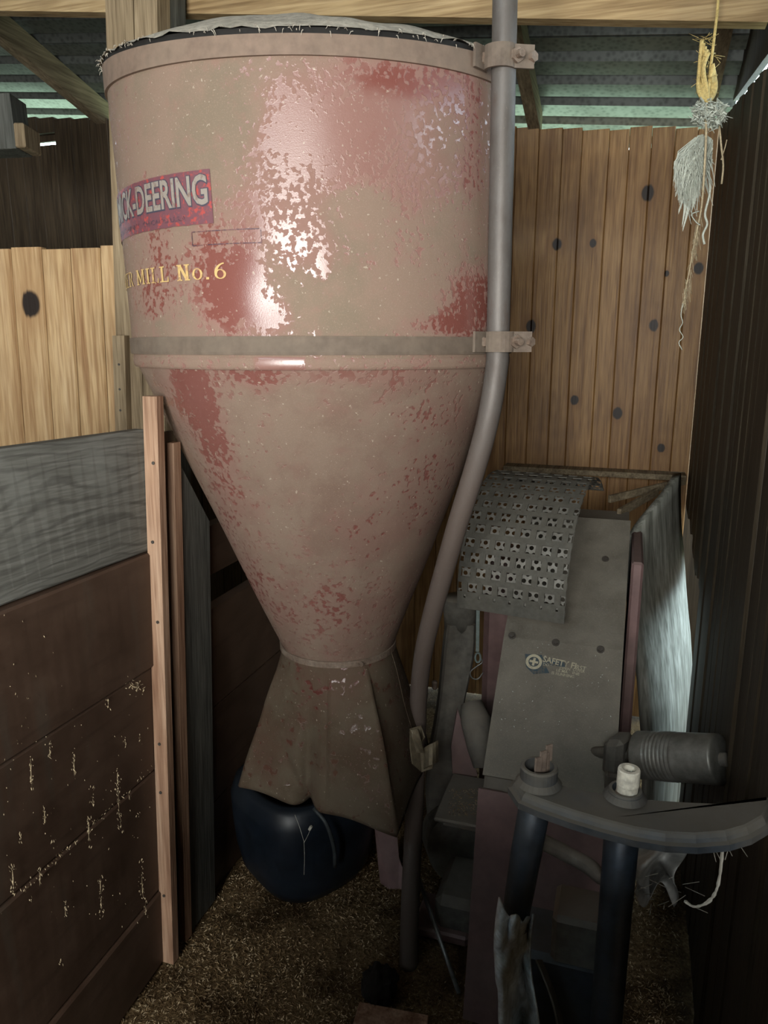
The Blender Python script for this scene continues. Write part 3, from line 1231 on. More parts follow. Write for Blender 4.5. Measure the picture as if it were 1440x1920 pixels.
# flared four-sided boot below the neck
CR = [Vector((-0.406, 1.850, 0.362)), Vector((0.033, 1.646, 0.358)), Vector((0.150, 2.000, 0.362)), Vector((-0.290, 2.200, 0.365))]


def boot(a, b):
    th = 2 * PI * a
    top = drum_pt(th, NZ - 0.010, NR - 0.001)
    # matching point on the rectangle's outline, by angle about its centre
    cx = sum((c for c in CR), Vector((0, 0, 0))) / 4
    d = Vector((math.sin(th), -math.cos(th), 0))
    best = None
    for i in range(4):
        p, q = CR[i], CR[(i + 1) % 4]
        e = q - p
        den = d.x * e.y - d.y * e.x
        if abs(den) < 1e-9:
            continue
        t = ((p.x - cx.x) * e.y - (p.y - cx.y) * e.x) / den
        s = ((p.x - cx.x) * d.y - (p.y - cx.y) * d.x) / den
        if t > 0 and -1e-6 <= s <= 1 + 1e-6:
            best = (p + e * s, s, i)
            break
    bot, s, i = best
    if i == 0:                                    # front edge: pushed-in crease and ragged hem
        bot = bot + Vector((0.0, 0.03, 0.012)) * math.exp(-((s - 0.46) / 0.05) ** 2) + ZV * 0.006 * math.sin(s * 11)
    if i == 1:
        bot = bot + ZV * 0.03 * math.sin(s * PI)
    bl = b ** 1.12
    p = top.lerp(bot, bl)
    nrm = Vector((d.x, d.y, 0.35))
    if i == 0:
        p += nrm * 0.02 * math.sin(PI * b) * (1 if s > 0.6 else -0.1)
        p -= nrm * 0.022 * math.exp(-((s - 0.44 + 0.5 * (1 - b)) / 0.05) ** 2) * max(0, b - 0.6) * 2.5
    p += nrm * 0.004 * mnoise.noise(p * 9)
    return p


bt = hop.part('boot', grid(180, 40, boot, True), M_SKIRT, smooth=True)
solid(bt, 0.0015)
BB = [(at(590, 1300, 1.75), .05, .06, 0.18, 0.9), (at(640, 1290, 1.72), .07, .05, 0.12, 0.6), (at(510, 1400, 1.8), .1, .06, 0.1, 0.4), (at(700, 1240, 1.75), .06, .03, 0.15, 0.6)]


def boot_field(p):
    c, r = 0.15, 0.15
    for (q, rx, rz, cl, rd) in BB:
        g = math.exp(-((p.x - q.x) / rx) ** 2 - ((p.z - q.z) / rz) ** 2)
        c += cl * g
        r += rd * g
    return c, min(1, r)


attr_fields(bt, hop.loc, boot_field)
# folded seam down the right of the boot
hop.part('seam', tube([boot(0.197 + 0.012 * t, 0.02 + 0.09 * i) + Vector((0.0006, -0.0006, 0)) for i, t in enumerate([q / 7 for q in range(8)])], 0.0022, 6), M_SKIRT)
# torn, curled tin at the right-hand corner
tn = []
tp = [(768, 1366), (790, 1360), (797, 1382), (786, 1402), (803, 1420), (818, 1415), (812, 1440), (790, 1447), (772, 1432), (768, 1402)]
V = [at(u, v, 1.80 + 0.012 * math.sin(i * 2.1)) for i, (u, v) in enumerate(tp)]
cen = at(788, 1404, 1.825)
V.append(cen)
F = [(i, (i + 1) % 10, 10) for i in range(10)]
tf = hop.part('torn_flap', (V, F), M_TORN, label='curled torn tin at the boot corner')
solid(tf, 0.004)
tf2 = hop.part('torn_flap', grid(6, 5, lambda a, b: at(796 + 24 * a, 1402 + 40 * b - 14 * a, 1.80 - 0.035 * math.sin(PI * a) * (0.3 + b))), M_TORN)
solid(tf2, 0.003)
tf3 = hop.part('torn_flap', grid(5, 5, lambda a, b: at(770 + 14 * a + 12 * b, 1368 + 42 * b, 1.795 - 0.03 * math.sin(PI * b) * a)), M_TORN)
solid(tf3, 0.003)

# lettering on the drum
def on_drum(vf, th1, z0, sx, sz, R, shear=0.0):
    """Flat letters laid on the drum; their right end at angle th1, their foot at z0."""
    x0, x1, y0, y1 = extent(vf)
    return [drum_pt(th1 + (v.x - x1) * sx / HR, z0 + (v.y - y0) * sz + shear * (v.x - x1), R) for v in vf[0]], vf[1]


def k_decal(name, c1, c2, thr0, thr1, alpha_noise=0.0):
    k = NT(name, 0.5, 0, 0.5)
    p = k.pos()
    n = k.noise(p, 90.0, 4, 0.65)
    n2 = k.noise(p, 35.0, 4, 0.65)
    k.color(k.mix(k.step(n, thr0, thr1), c1, c2))
    if alpha_noise:
        k.put(k.b.inputs['Alpha'], k.step(n2, alpha_noise - 0.05, alpha_noise + 0.05))
    return k.m


M_DEC = k_decal('faded_decal_ground', (0.17, 0.07, 0.085), (0.42, 0.07, 0.06), 0.52, 0.66)
M_DECL = k_decal('decal_letter_grey', (0.30, 0.265, 0.23), (0.22, 0.155, 0.13), 0.52, 0.68)
M_DECO = k_decal('decal_outline_dark', (0.065, 0.06, 0.085), (0.12, 0.06, 0.07), 0.5, 0.7)
M_GOLD = k_decal('worn_gold_letter', (0.62, 0.43, 0.18), (0.5, 0.28, 0.14), 0.5, 0.66, 0.36)
M_INK = k_decal('worn_ink_letter', (0.08, 0.05, 0.07), (0.2, 0.09, 0.09), 0.45, 0.6, 0.42)
thA, zA = drum_hit(394, 316)
thB, zB = drum_hit(398, 419)
zT, zBt = drum_hit(393, 317)[1], drum_hit(397, 419)[1]
thL = -1.95
dec = hop.part('decal', grid(60, 6, lambda a, b: drum_pt(thL + (thA - thL) * a, zBt + (zT - zBt) * b + 0.0015 * mnoise.noise(Vector((a * 40, b * 9, 0))), HR + 0.0022)), M_DEC, label='faded red and purple maker decal')
tD0, _ = drum_hit(257, 365)
tG1, zt_top = drum_hit(388, 326)
_, zt_bot = drum_hit(388, 384)
we_ = extent(text_vf('DEERING', 0.02))
sx = (tG1 - tD0) * HR / (we_[1] - we_[0])
big = text_vf('McCORMICK-DEERING', 0.022)
be = extent(big)
cap = extent(text_vf('DEERING', 0.022))
sz = (zt_top - zt_bot) / (cap[3] - cap[2])
bigo = text_vf('McCORMICK-DEERING', 0.055)
hop.part('lettering', on_drum(bigo, tG1 + 0.004, zt_bot - 0.003, sx, sz, HR + 0.0028), M_DECO, dec)
hop.part('lettering', on_drum(big, tG1, zt_bot, sx, sz, HR + 0.0034), M_DECL, dec)
tS1, zs0 = drum_hit(352, 414)
sm = text_vf('HARVESTER COMPANY   CHICAGO.U.S.A', 0.012)
sme = extent(sm)
s_sm = 0.0125
hop.part('lettering', on_drum(sm, tS1, zs0, s_sm * 1.55, s_sm, HR + 0.0030), M_INK, dec)
# outlined strip below
a0, za0 = drum_hit(362, 462)
a1, za1 = drum_hit(490, 428)


def strip(t0, t1, z0, z1, R=HR + 0.0024):
    n = 12
    return grid(n, 2, lambda a, b: drum_pt(t0 + (t1 - t0) * a, z0 + (z1 - z0) * b, R))


lw = 0.0016
hop.part('label_outline', join(strip(a0, a1, za0, za0 + lw), strip(a0, a1, za1 - lw, za1), strip(a0, a0 + lw / HR, za0, za1), strip(a1 - lw / HR, a1, za0, za1)), M_INK)


# hand-built serif letters for the gold stencil line
def serif(word):
    out = []
    V, F = [], []
    x = 0.0

    def q(pts):
        b = len(V)
        V.extend(Vector((px + x, py, 0)) for px, py in pts)
        F.append(tuple(range(b, b + len(pts))))

    def rect(a, b, c, d):
        q([(a, b), (c, b), (c, d), (a, d)])

    def ringo(cx, cy, rx, ry, t, a0=0, a1=360, n=18):
        for i in range(n):
            A, B = math.radians(a0 + (a1 - a0) * i / n), math.radians(a0 + (a1 - a0) * (i + 1) / n)
            q([(cx + math.cos(A) * rx, cy + math.sin(A) * ry), (cx + math.cos(B) * rx, cy + math.sin(B) * ry),
               (cx + math.cos(B) * (rx - t), cy + math.sin(B) * (ry - t * 0.5)), (cx + math.cos(A) * (rx - t), cy + math.sin(A) * (ry - t * 0.5))])
    for ch in word:
        if ch == ' ':
            x += 0.42
            continue
        V, F = [], []
        out.append((V, F))
        if ch in 'HMN':
            W = 0.78 if ch != 'M' else 0.95
            for a in (0.1, W - 0.24):
                rect(a, 0.06, a + 0.14, 0.94)
                rect(a - 0.08, 0, a + 0.22, 0.07)
                rect(a - 0.08, 0.93, a + 0.22, 1)
            if ch == 'H':
                rect(0.2, 0.46, W - 0.2, 0.54)
            if ch == 'N':
                q([(0.1, 1), (0.28, 1), (W - 0.1, 0), (W - 0.26, 0)])
            if ch == 'M':
                q([(0.1, 1), (0.26, 1), (0.53, 0.2), (0.44, 0.1)])
                q([(0.44, 0.1), (0.53, 0.2), (0.82, 1), (0.7, 1)])
            x += W + 0.1
        elif ch == 'I':
            rect(0.1, 0.06, 0.25, 0.94)
            rect(0.0, 0, 0.35, 0.07)
            rect(0.0, 0.93, 0.35, 1)
            x += 0.45
        elif ch == 'L':
            rect(0.1, 0.06, 0.25, 0.94)
            rect(0.0, 0, 0.6, 0.07)
            rect(0.0, 0.93, 0.35, 1)
            q([(0.52, 0.07), (0.6, 0.07), (0.6, 0.3), (0.56, 0.3)])
            x += 0.7
        elif ch == 'A':
            q([(0.1, 0), (0.2, 0), (0.48, 1), (0.4, 1)])
            q([(0.62, 0), (0.8, 0), (0.52, 1), (0.4, 1)])
            rect(0.25, 0.3, 0.62, 0.37)
            x += 0.9
        elif ch == 'E':
            rect(0.1, 0.06, 0.25, 0.94)
            rect(0, 0, 0.6, 0.07)
            rect(0, 0.93, 0.6, 1)
            rect(0.25, 0.46, 0.45, 0.54)
            x += 0.7
        elif ch == 'R':
            rect(0.1, 0.06, 0.25, 0.94)
            rect(0, 0, 0.35, 0.07)
            rect(0, 0.93, 0.4, 1)
            ringo(0.36, 0.74, 0.26, 0.26, 0.13, -90, 90, 10)
            q([(0.34, 0.5), (0.46, 0.5), (0.75, 0), (0.6, 0)])
            x += 0.8
        elif ch == 'o':
            ringo(0.28, 0.36, 0.27, 0.36, 0.12)
            x += 0.66
        elif ch == '.':
            rect(0.05, 0, 0.2, 0.14)
            x += 0.4
        elif ch == '6':
            ringo(0.34, 0.3, 0.27, 0.3, 0.12)
            ringo(0.62, 0.4, 0.55, 0.6, 0.14, 100, 185, 10)
            x += 0.7
    return out


tN1, zN1 = drum_hit(424, 496)
_, zN0 = drum_hit(415, 519)
tM0, _ = drum_hit(258, 520)
me_ = extent(join(*serif('MILL No.6')))
sxm = (tN1 - tM0) * HR / (me_[1] - me_[0])
gl = serif('HAMMER MILL No.6')
gx = extent(join(*gl))[1]
for vf in gl:
    hop.part('letter', ([drum_pt(tN1 + (v.x - gx) * sxm / HR, zN0 - 0.004 + v.y * 0.030, HR + 0.0024) for v in vf[0]], vf[1]), M_GOLD)

# supporting pipe
PR = 0.0243
pts = [(at(949, -110, 1.62)), (at(941, 300, 1.62)), (at(934, 620, 1.62)), (at(930, 700, 1.62)), (at(912, 800, 1.625)), (at(884, 900, 1.65)), (at(850, 1010, 1.70)), (at(801, 1190, 1.82)),
       (at(786, 1290, 1.90)), (at(782, 1390, 1.93)), (at(779, 1480, 1.86)), (at(775, 1560, 1.77)), (at(769, 1700, 1.685)), on_z(766, 1815, -0.02)]
pp_ = smoothpath(pts, 8)
hop.part('support_pipe', tube(pp_, PR, 24), M_PIPE, smooth=True)


def clamp(vc, name):
    c = at(937, vc, 1.62)
    cl = Thing('clamp_tmp', c)
    # strap: from the drum band, round the front of the pipe, to an ear on the right
    th0, zz = drum_hit(880, vc)
    A = drum_pt(th0, c.z, HR + 0.007)
    path = []
    for i in range(5):
        t = i / 4
        th = th0 + (drum_hit(905, vc)[0] - th0) * t
        path.append(drum_pt(th, c.z, HR + 0.009))
    for i in range(9):
        a = math.radians(205 + 120 * i / 8)
        path.append(c + Vector((math.cos(a) * (PR + 0.004), math.sin(a) * (PR + 0.004), 0)))
    path.append(c + Vector((PR + 0.022, -0.012, 0)))
    path.append(c + Vector((PR + 0.040, -0.010, 0)))
    H = 0.021
    V, F = [], []
    for p in path:
        V += [p - ZV * H, p + ZV * H]
    for i in range(len(path) - 1):
        F.append((2 * i, 2 * i + 2, 2 * i + 3, 2 * i + 1))
    bpy.data.objects.remove(cl.o)
    o = hop.part(name, (V, F), M_CLAMP)
    solid(o, 0.006, 1.0)
    ri = drum_pt(drum_hit(896, vc)[0], c.z, HR + 0.012)
    hop.part('rivet', disc(ri, Vector((0.35, -0.93, 0)), 0.013, 0.006, 14, 0.009), M_RUST, o)
    b0 = c + Vector((PR - 0.004, -0.036, 0.001))
    bd = Vector((0.42, -0.85, -0.05))
    hop.part('bolt', join(disc(b0 + Vector((0.006, 0.02, 0)), bd, 0.0145, 0.013, 6), disc(b0 + Vector((0.006, 0.02, 0)), bd, 0.0075, 0.026, 10)), M_RUST, o)
    hop.part('back_ear', join(disc(c + Vector((PR + 0.026, -0.004, 0.001)), Vector((0.5, -0.8, 0)), 0.019, 0.007, 16),
                              disc(c + Vector((PR + 0.034, -0.010, 0.0)), Vector((0.6, -0.8, 0)), 0.010, 0.012, 6)), M_RUST, o)


clamp(112, 'clamp')
clamp(641, 'clamp')
# red strap leg behind the pipe
hop.part('rear_leg', prism([at(700, 1530, 1.95), at(742, 1530, 1.95), at(748, 1610, 1.93), at(775, 1680, 1.90), at(790, 1735, 1.88), at(745, 1735, 1.88), at(712, 1650, 1.93)], Vector((0, 0.012, 0))), M_MILLRED)

# ------------------------------------------------------------------ dark blue plastic tub under the boot
tc = Vector((-0.238, 1.99, 0))
tub = Thing('plastic_tub', tc, 'dark blue plastic tub with rounded corners standing under the hopper boot', 'tub')


def sq(th, r, p=4.0):
    c, s_ = math.cos(th), math.sin(th)
    k = (abs(c) ** p + abs(s_) ** p) ** (-1 / p)
    return c * k * r, s_ * k * r


def tubf(a, b):
    th = 2 * PI * a
    prof_ = [(0.0, 0.0), (0.09, 0.0), (0.135, 0.012), (0.155, 0.05), (0.168, 0.12), (0.174, 0.20), (0.176, 0.27), (0.165, 0.31), (0.15, 0.325), (0.135, 0.322), (0.135, 0.30), (0.13, 0.10), (0.02, 0.05)]
    r, z = prof_[int(round(b * 12))]
    x, y = sq(th, r * 1.12, 2.8)
    an = math.radians(40)
    return tc + Vector((x * math.cos(an) - y * math.sin(an), x * math.sin(an) + y * math.cos(an), z))


tub.part('body', grid(64, 13, tubf, True), M_TUB, smooth=True)
tub.part('highlight_streak', tube(smoothpath([at(588, 1515, 1.80), at(612, 1545, 1.775), at(626, 1590, 1.78), at(628, 1625, 1.80)], 5), 0.0055, 8), plain('dull_highlight', (0.035, 0.042, 0.045), 0.5), smooth=True)  # paler raised curve standing in for a highlight streak on the tub

# ------------------------------------------------------------------ hammer mill
MO = Vector((0.1915, 1.466, 0))


def mp(n, w, z):
    return MO + NV * n + WV * w + ZV * z


MW = 0.300
mill = Thing('hammer_mill', mp(0.15, 0.4, 0), 'old hammer mill with sloping dusty cover plate, bolts and worn safety decal', 'mill')
body = [(0.012, 0.0), (0.128, 0.525), (0.15, 0.552), (0.404, 0.795), (0.772, 1.045), (0.95, 1.045), (0.95, 0.0)]
mill.part('housing', prism([mp(0.004, a, z) for a, z in body], NV * (MW - 0.008)), M_CAST)


def slab(pts, n0, n1, th, bev=0.0):
    """Sheet following (w, z) points across n0..n1, lifted outward by th."""
    V, F = [], []
    for i, (a, z) in enumerate(pts):
        p, q = pts[max(i - 1, 0)], pts[min(i + 1, len(pts) - 1)]
        d = Vector((q[0] - p[0], q[1] - p[1]))
        d.normalize()
        nn = Vector((-d.y, d.x))
        for (nx, l) in ((n0, 0), (n1, 0), (n1, th), (n0, th)):
            V.append(mp(nx, a + nn.x * l, z + nn.y * l))
    for i in range(len(pts) - 1):
        for k in range(4):
            k2 = (k + 1) % 4
            F.append((i * 4 + k, i * 4 + k2, i * 4 + 4 + k2, i * 4 + 4 + k))
    F.append((3, 2, 1, 0))
    m = (len(pts) - 1) * 4
    F.append((m, m + 1, m + 2, m + 3))
    return V, F


cover = mill.part('cover_plate', slab([(0.141, 0.553), (0.404, 0.801), (0.59, 0.93), (0.775, 1.052)], 0.0, MW, 0.006), M_COVER)
mill.part('lower_panel', slab([(0.0, 0.0), (0.06, 0.272), (0.118, 0.535)], -0.004, MW, 0.008), M_MILLRED, label='dull red lower panel')
# plane of the cover at the decal
c0, c1 = mp(0, 0.141, 0.553), mp(0, 0.404, 0.801)
tdir = (c1 - c0).normalized()
cn = NV.cross(tdir).normalized()
if cn.z < 0:
    cn = -cn
cp = c0 + cn * 0.0065
for (u, v) in ((960, 1192), (1042, 1205), (1126, 1218)):
    p = on_plane(u, v, cp, cn)
    mill.part('bolt', join(disc(p, cn, 0.010, 0.0025, 14), disc(p, cn, 0.0075, 0.007, 6)), M_NAIL, cover)
c2, c3 = mp(0, 0.404, 0.801), mp(0, 0.775, 1.052)
cn2 = NV.cross((c3 - c2).normalized()).normalized()
cn2 = cn2 if cn2.z > 0 else -cn2
p = on_plane(1135, 1049, c2 + cn2 * 0.0065, cn2)
mill.part('bolt', join(disc(p, cn2, 0.010, 0.0025, 14), disc(p, cn2, 0.0075, 0.007, 6)), M_NAIL, cover)


def on_cover(vf, p, right, up, sx, sz, lift):
    x0, x1, y0, y1 = extent(vf)
    return [p + right * (v.x - x0) * sx + up * (v.y - y0) * sz + cn * lift for v in vf[0]], vf[1]


M_DB = k_decal('decal_blue', (0.045, 0.075, 0.095), (0.11, 0.105, 0.09), 0.45, 0.6, 0.42)
M_DY = k_decal('decal_cream', (0.50, 0.46, 0.33), (0.34, 0.31, 0.23), 0.5, 0.65)
# decal axes in the plane, drawn slightly turned as it was stuck on
Lp, Rp = on_plane(1017, 1243, cp, cn), on_plane(1096, 1262, cp, cn)
rdir = (Rp - Lp).normalized()
udir = cn.cross(rdir).normalized()
if udir.z < 0:
    udir = -udir
dpat = [(984, 1226), (1016, 1228), (1018, 1233), (1062, 1243), (1060, 1251), (1022, 1246), (1030, 1262), (1000, 1264), (986, 1250)]
sd = mill.part('safety_decal', ([on_plane(u, v, cp, cn) + cn * 0.0004 for u, v in dpat], [tuple(range(len(dpat)))]), M_DB, cover, label='worn blue and cream safety decal')
ec = on_plane(1001, 1241, cp, cn)
er = 0.0205


def emb(r0, r1, lift, n=28):
    V, F = [], []
    for i in range(n):
        a = 2 * PI * i / n
        for r in (r0, r1):
            V.append(ec + rdir * math.cos(a) * r + udir * math.sin(a) * r + cn * lift)
    for i in range(n):
        j = (i + 1) % n
        F.append((2 * i, 2 * i + 1, 2 * j + 1, 2 * j))
    return V, F


mill.part('emblem', join(emb(0.0135, er, 0.0009),
                         ([ec + rdir * x + udir * y + cn * 0.0009 for x, y in ((-.003, -.011), (.003, -.011), (.003, -.003), (.011, -.003), (.011, .003), (.003, .003), (.003, .011), (-.003, .011), (-.003, .003), (-.011, .003), (-.011, -.003), (-.003, -.003))],
                          [(0, 1, 2, 11), (2, 3, 4, 5), (11, 2, 5, 8), (11, 8, 9, 10), (8, 5, 6, 7)])), M_DY, cover)


def cover_text(s, u0, v0, u1, v1, hgt, off=0.01):
    vf = text_vf(s, off)
    x0, x1, y0, y1 = extent(vf)
    A, B = on_plane(u0, v0, cp, cn), on_plane(u1, v1, cp, cn)
    rd = (B - A)
    w = rd.length
    rd.normalize()
    ud = cn.cross(rd).normalized()
    ud = ud if ud.z > 0 else -ud
    mill.part('lettering', on_cover(vf, A, rd, ud, w / (x1 - x0), hgt / (y1 - y0), 0.0010), M_DY, cover)


cover_text('SAFETY FI', 1017, 1241, 1079, 1255, 0.0165, 0.02)
cover_text('RST', 1080, 1255, 1098, 1259, 0.012, 0.0)
cover_text('DO', 1018, 1248, 1029, 1250, 0.0074, 0.008)
cover_text('OPEN', 1049, 1255, 1069, 1258, 0.0074, 0.008)
cover_text('COVER', 1074, 1258, 1096, 1262, 0.0074, 0.008)
cover_text('LE MA', 1043, 1259, 1064, 1263, 0.0074, 0.008)
cover_text('INE', 1073, 1264, 1086, 1267, 0.0074, 0.008)
cover_text('IS RUNNING', 1034, 1264, 1076, 1272, 0.0074, 0.008)

# drive pulley on its shaft, right of the housing
pa, pb_ = at(1196, 1415, 1.52), at(1352, 1424, 1.395)
pd = (pb_ - pa).normalized()
pul_path, pul_r = [], []
Lp_ = (pb_ - pa).length
for i in range(61):
    t = i / 60
    r = 0.052
    if 0.18 < t < 0.52:
        r = 0.051 + 0.0022 * math.sin((t - 0.18) * 2 * PI / 0.048)
    if t < 0.02:
        r = 0.044
    if t > 0.985:
        r = 0.047
    pul_path.append(pa + pd * Lp_ * t)
    pul_r.append(r)
mill.part('drive_pulley', tube(pul_path, pul_r, 40), M_PULLEY, smooth=True, label='grooved dark iron pulley')
mill.part('shaft', tube([pa - pd * 0.16, pb_ + pd * 0.012], 0.014, 14), M_CAST, smooth=True)
mill.part('bearing', bbox(pa - pd * 0.05, pd, Vector((-pd.y, pd.x, 0)), ZV, 0.05, 0.07, 0.09, 0.012), M_CAST)
mill.part('bearing_stand', bbox(pa - pd * 0.05 - ZV * 0.36, NV, WV, ZV, 0.05, 0.09, 0.66, 0.006), M_CAST)

mill.part('rear_casing', bbox(mp(0.322, 0.72, 0.50), NV, WV, ZV, 0.03, 0.38, 1.0, 0.006), M_MILLRED)
mill.part('rear_casing', bbox(mp(-0.055, 0.80, 0.46), NV, WV, ZV, 0.10, 0.26, 0.92, 0.02), M_MILLRED)
# blower pipe and castings left of the cover
dc = smoothpath([at(864, 1165, 2.14), at(858, 1230, 2.13), at(846, 1310, 2.12), at(834, 1390, 2.11), at(826, 1470, 2.10), at(826, 1550, 2.09)], 5)
V, F = [], []
for i, p in enumerate(dc):
    wd = 0.042 + 0.004 * math.sin(i * 0.4)
    for (x, y) in ((-1, -0.7), (-0.85, -1), (0.85, -1), (1, -0.7), (1, 1), (-1, 1)):
        V.append(p + Vector((x * wd, y * 0.035, 0)))
for i in range(len(dc) - 1):
    for k in range(6):
        k2 = (k + 1) % 6
        F.append((i * 6 + k, i * 6 + k2, i * 6 + 6 + k2, i * 6 + 6 + k))
F.append((5, 4, 3, 2, 1, 0))
F.append(tuple((len(dc) - 1) * 6 + k for k in range(6)))
duct = mill.part('blower_duct', (V, F), M_CAST, label='curved dusty grey blower duct')
mill.part('duct_collar', tube([at(862, 1120, 2.15), at(863, 1182, 2.15)], [0.053, 0.047], 24), M_CAST, duct, smooth=True)
mill.part('duct_lug', bbox(at(815, 1284, 2.08), (1, 0, 0), (0, 1, 0), (0, 0, 1), 0.016, 0.02, 0.025), M_RUST, duct)
mill.part('brace_plate', prism([at(858, 1330, 1.96), at(896, 1455, 1.93), at(850, 1470, 1.93), at(846, 1400, 1.95)], Vector((0, 0.015, 0))), M_MILLRED)
mill.part('inlet_casting', tube([at(884, 1318, 1.93), at(892, 1350, 1.90), at(900, 1400, 1.86), at(902, 1440, 1.83)], [0.03, 0.042, 0.036, 0.02], 16), M_CAST, smooth=True)
mill.part('chaff_tray', join(bbox(at(872, 1500, 1.80), NV, WV, ZV, 0.12, 0.22, 0.012), bbox(at(870, 1548, 1.70), NV, WV, ZV, 0.11, 0.01, 0.022)), M_CAST)
mill.part('fan_casing', tube([at(850, 1560, 2.06), at(866, 1590, 1.90)], [0.10, 0.10], 32), M_CAST, smooth=False)
mill.part('foot_casting', bbox(on_z(868, 1680, 0.06), NV, WV, ZV, 0.12, 0.2, 0.12, 0.02), M_CAST)
mill.part('foot_plate', bbox(on_z(835, 1722, 0.02), NV, WV, ZV, 0.15, 0.14, 0.03, 0.006), M_MILLRED)

# ------------------------------------------------------------------ arched double screen lying on the mill
scr = Thing('perforated_screen', mp(0.0, 0.45, 0.9), 'arched rusty screen with square windows over round holes, lying on the mill', 'screen')
SW0, SW1 = -0.135, 0.155
CW, CZ, SR = 0.70, 0.905, 0.285
STR = 0.045


SY = math.radians(26.0)
SNV = Vector((math.cos(SY), -math.sin(SY), 0))
SWV = Vector((math.sin(SY), math.cos(SY), 0))
SO = mp(0.01, 0.42, 0)


def sp(n, w, z):
    return SO + SNV * (n - 0.01) + SWV * (w - 0.42) + ZV * z


def arch(n, b, R):
    """b metres up along the sheet from its front hem."""
    if b < STR:
        return sp(n, CW - R, CZ - STR + b)
    a = (b - STR) / SR
    return sp(n, CW - math.cos(a) * R, CZ + math.sin(a) * R)


NC, PCH = 7, (SW1 - SW0) / 7
ROWH = 0.0405
NROW = 17
V, F = [], []


def addq(*pts):
    b = len(V)
    V.extend(pts)
    F.append(tuple(range(b, b + len(pts))))


for r in range(NROW):
    b0_, b1_ = r * ROWH, (r + 1) * ROWH
    sh = 0.5 if r % 2 else 0.0
    cols = NC + (1 if r % 2 else 0)
    for c in range(cols):
        n0 = max(SW0, SW0 + (c - sh) * PCH)
        n1 = min(SW1, SW0 + (c + 1 - sh) * PCH)
        h0, h1 = n0 + PCH * 0.19, n1 - PCH * 0.19
        if n1 - n0 < PCH * 0.9:
            if c == 0:
                h0 = n0 + 0.001
            else:
                h1 = n1 - 0.001
        g0, g1 = b0_ + ROWH * 0.19, b1_ - ROWH * 0.19
        if r == 0:
            g0, g1 = b0_ + ROWH * 0.75, b1_ - 0.001
            h0 = (n0 + n1) / 2 - 0.003
            h1 = h0 + 0.006
        A = lambda n, b: arch(n, b, SR)
        addq(A(n0, b0_), A(n1, b0_), A(h1, g0), A(h0, g0))
        addq(A(n1, b0_), A(n1, b1_), A(h1, g1), A(h1, g0))
        addq(A(n1, b1_), A(n0, b1_), A(h0, g1), A(h1, g1))
        addq(A(n0, b1_), A(n0, b0_), A(h0, g0), A(h0, g1))
outer = scr.part('outer_plate', (V, F), M_SCREEN)
solid(outer, 0.0025, 0)
V, F = [], []
HP = 0.0178
nb = int(NROW * ROWH / HP)
nc = int((SW1 - SW0) / HP)
Ri = SR - 0.006
for r in range(1, nb):
    for c in range(nc + (0 if r % 2 else 0)):
        x0 = SW0 + c * HP
        bb0, bb1 = r * HP, (r + 1) * HP
        sh = (HP / 2 if r % 2 else 0)
        x0 = min(x0 + sh, SW1 - HP)
        cx, cy = x0 + HP / 2, (bb0 + bb1) / 2
        ring_in, ring_out = [], []
        for k in range(8):
            a = PI / 8 + k * PI / 4
            ring_in.append(arch(cx + math.cos(a) * HP * 0.345, cy + math.sin(a) * HP * 0.345, Ri))
            m_ = max(abs(math.cos(a)), abs(math.sin(a)))
            ring_out.append(arch(cx + math.cos(a) / m_ * HP / 2, cy + math.sin(a) / m_ * HP / 2, Ri))
        for k in range(8):
            k2 = (k + 1) % 8
            addq(ring_out[k], ring_out[k2], ring_in[k2], ring_in[k])
        for k in (0, 2, 4, 6):
            a = math.radians(45 + 90 * (k // 2))
            cc = arch(cx + math.copysign(HP / 2, math.cos(a)), cy + math.copysign(HP / 2, math.sin(a)), Ri)
            addq(ring_out[k], cc, ring_out[(k + 1) % 8])
inner = scr.part('inner_plate', (V, F), M_SCREENIN, label='inner plate of round holes')
# hanging strap with an S hook, left of the cover
sk = Thing('hook_strap', at(897, 1130, 1.95), 'narrow grey-green strap with wire hook hanging under the screen', 'strap')
sk.part('strap', bar(at(897, 1100, 1.95), at(895, 1222, 1.95), 0.010, 0.004, (0, 1, 0), 0.001), M_STRAP)
sk.part('eye', tube([at(896 + 5 * math.sin(a), 1233 + 9 * math.cos(a), 1.95) for a in [i * PI / 6 for i in range(13)]], 0.003, 6), M_STRAP)
sk.part('hook', tube(smoothpath([at(901, 1232, 1.95), at(904, 1242, 1.95), at(893, 1250, 1.95), at(882, 1260, 1.95), at(885, 1271, 1.95), at(896, 1273, 1.95), at(906, 1261, 1.95)], 5), 0.0018, 6), M_ROD, smooth=True)

# thin steel rod leaning to the floor
r0, r1 = at(786, 1650, 1.78), on_z(860, 1862, 0.01)
single('steel_rod', tube([r0, r1], 0.006, 8), M_ROD, r1, 'thin grey steel rod slanting to the floor beside the mill', 'rod', smooth=True)

# ------------------------------------------------------------------ wide grey board leaning in the corner, laths
bl0, bl1 = Vector((0.755, 2.16, 0)), Vector((1.015, 2.47, 0))


def slabf(a, b):
    z = 0.0 + 1.13 * b
    L = bl0.lerp(bl1, a)
    top = 1.02 + 0.115 * a - 0.05 * (1 - a) ** 6
    z = top * b
    bow = 0.02 * math.sin(b * 5.0) + 0.015 * math.sin(a * PI)
    nrm = Vector((bl1.y - bl0.y, -(bl1.x - bl0.x), 0)).normalized()
    ed = 0.012 * mnoise.noise(Vector((b * 6, 5 * round(a), 2))) * (1 if a in (0, 1) else 0)
    return L + nrm * (bow + 0.10 * (1 - b)) + (bl1 - bl0).normalized() * ed + ZV * z


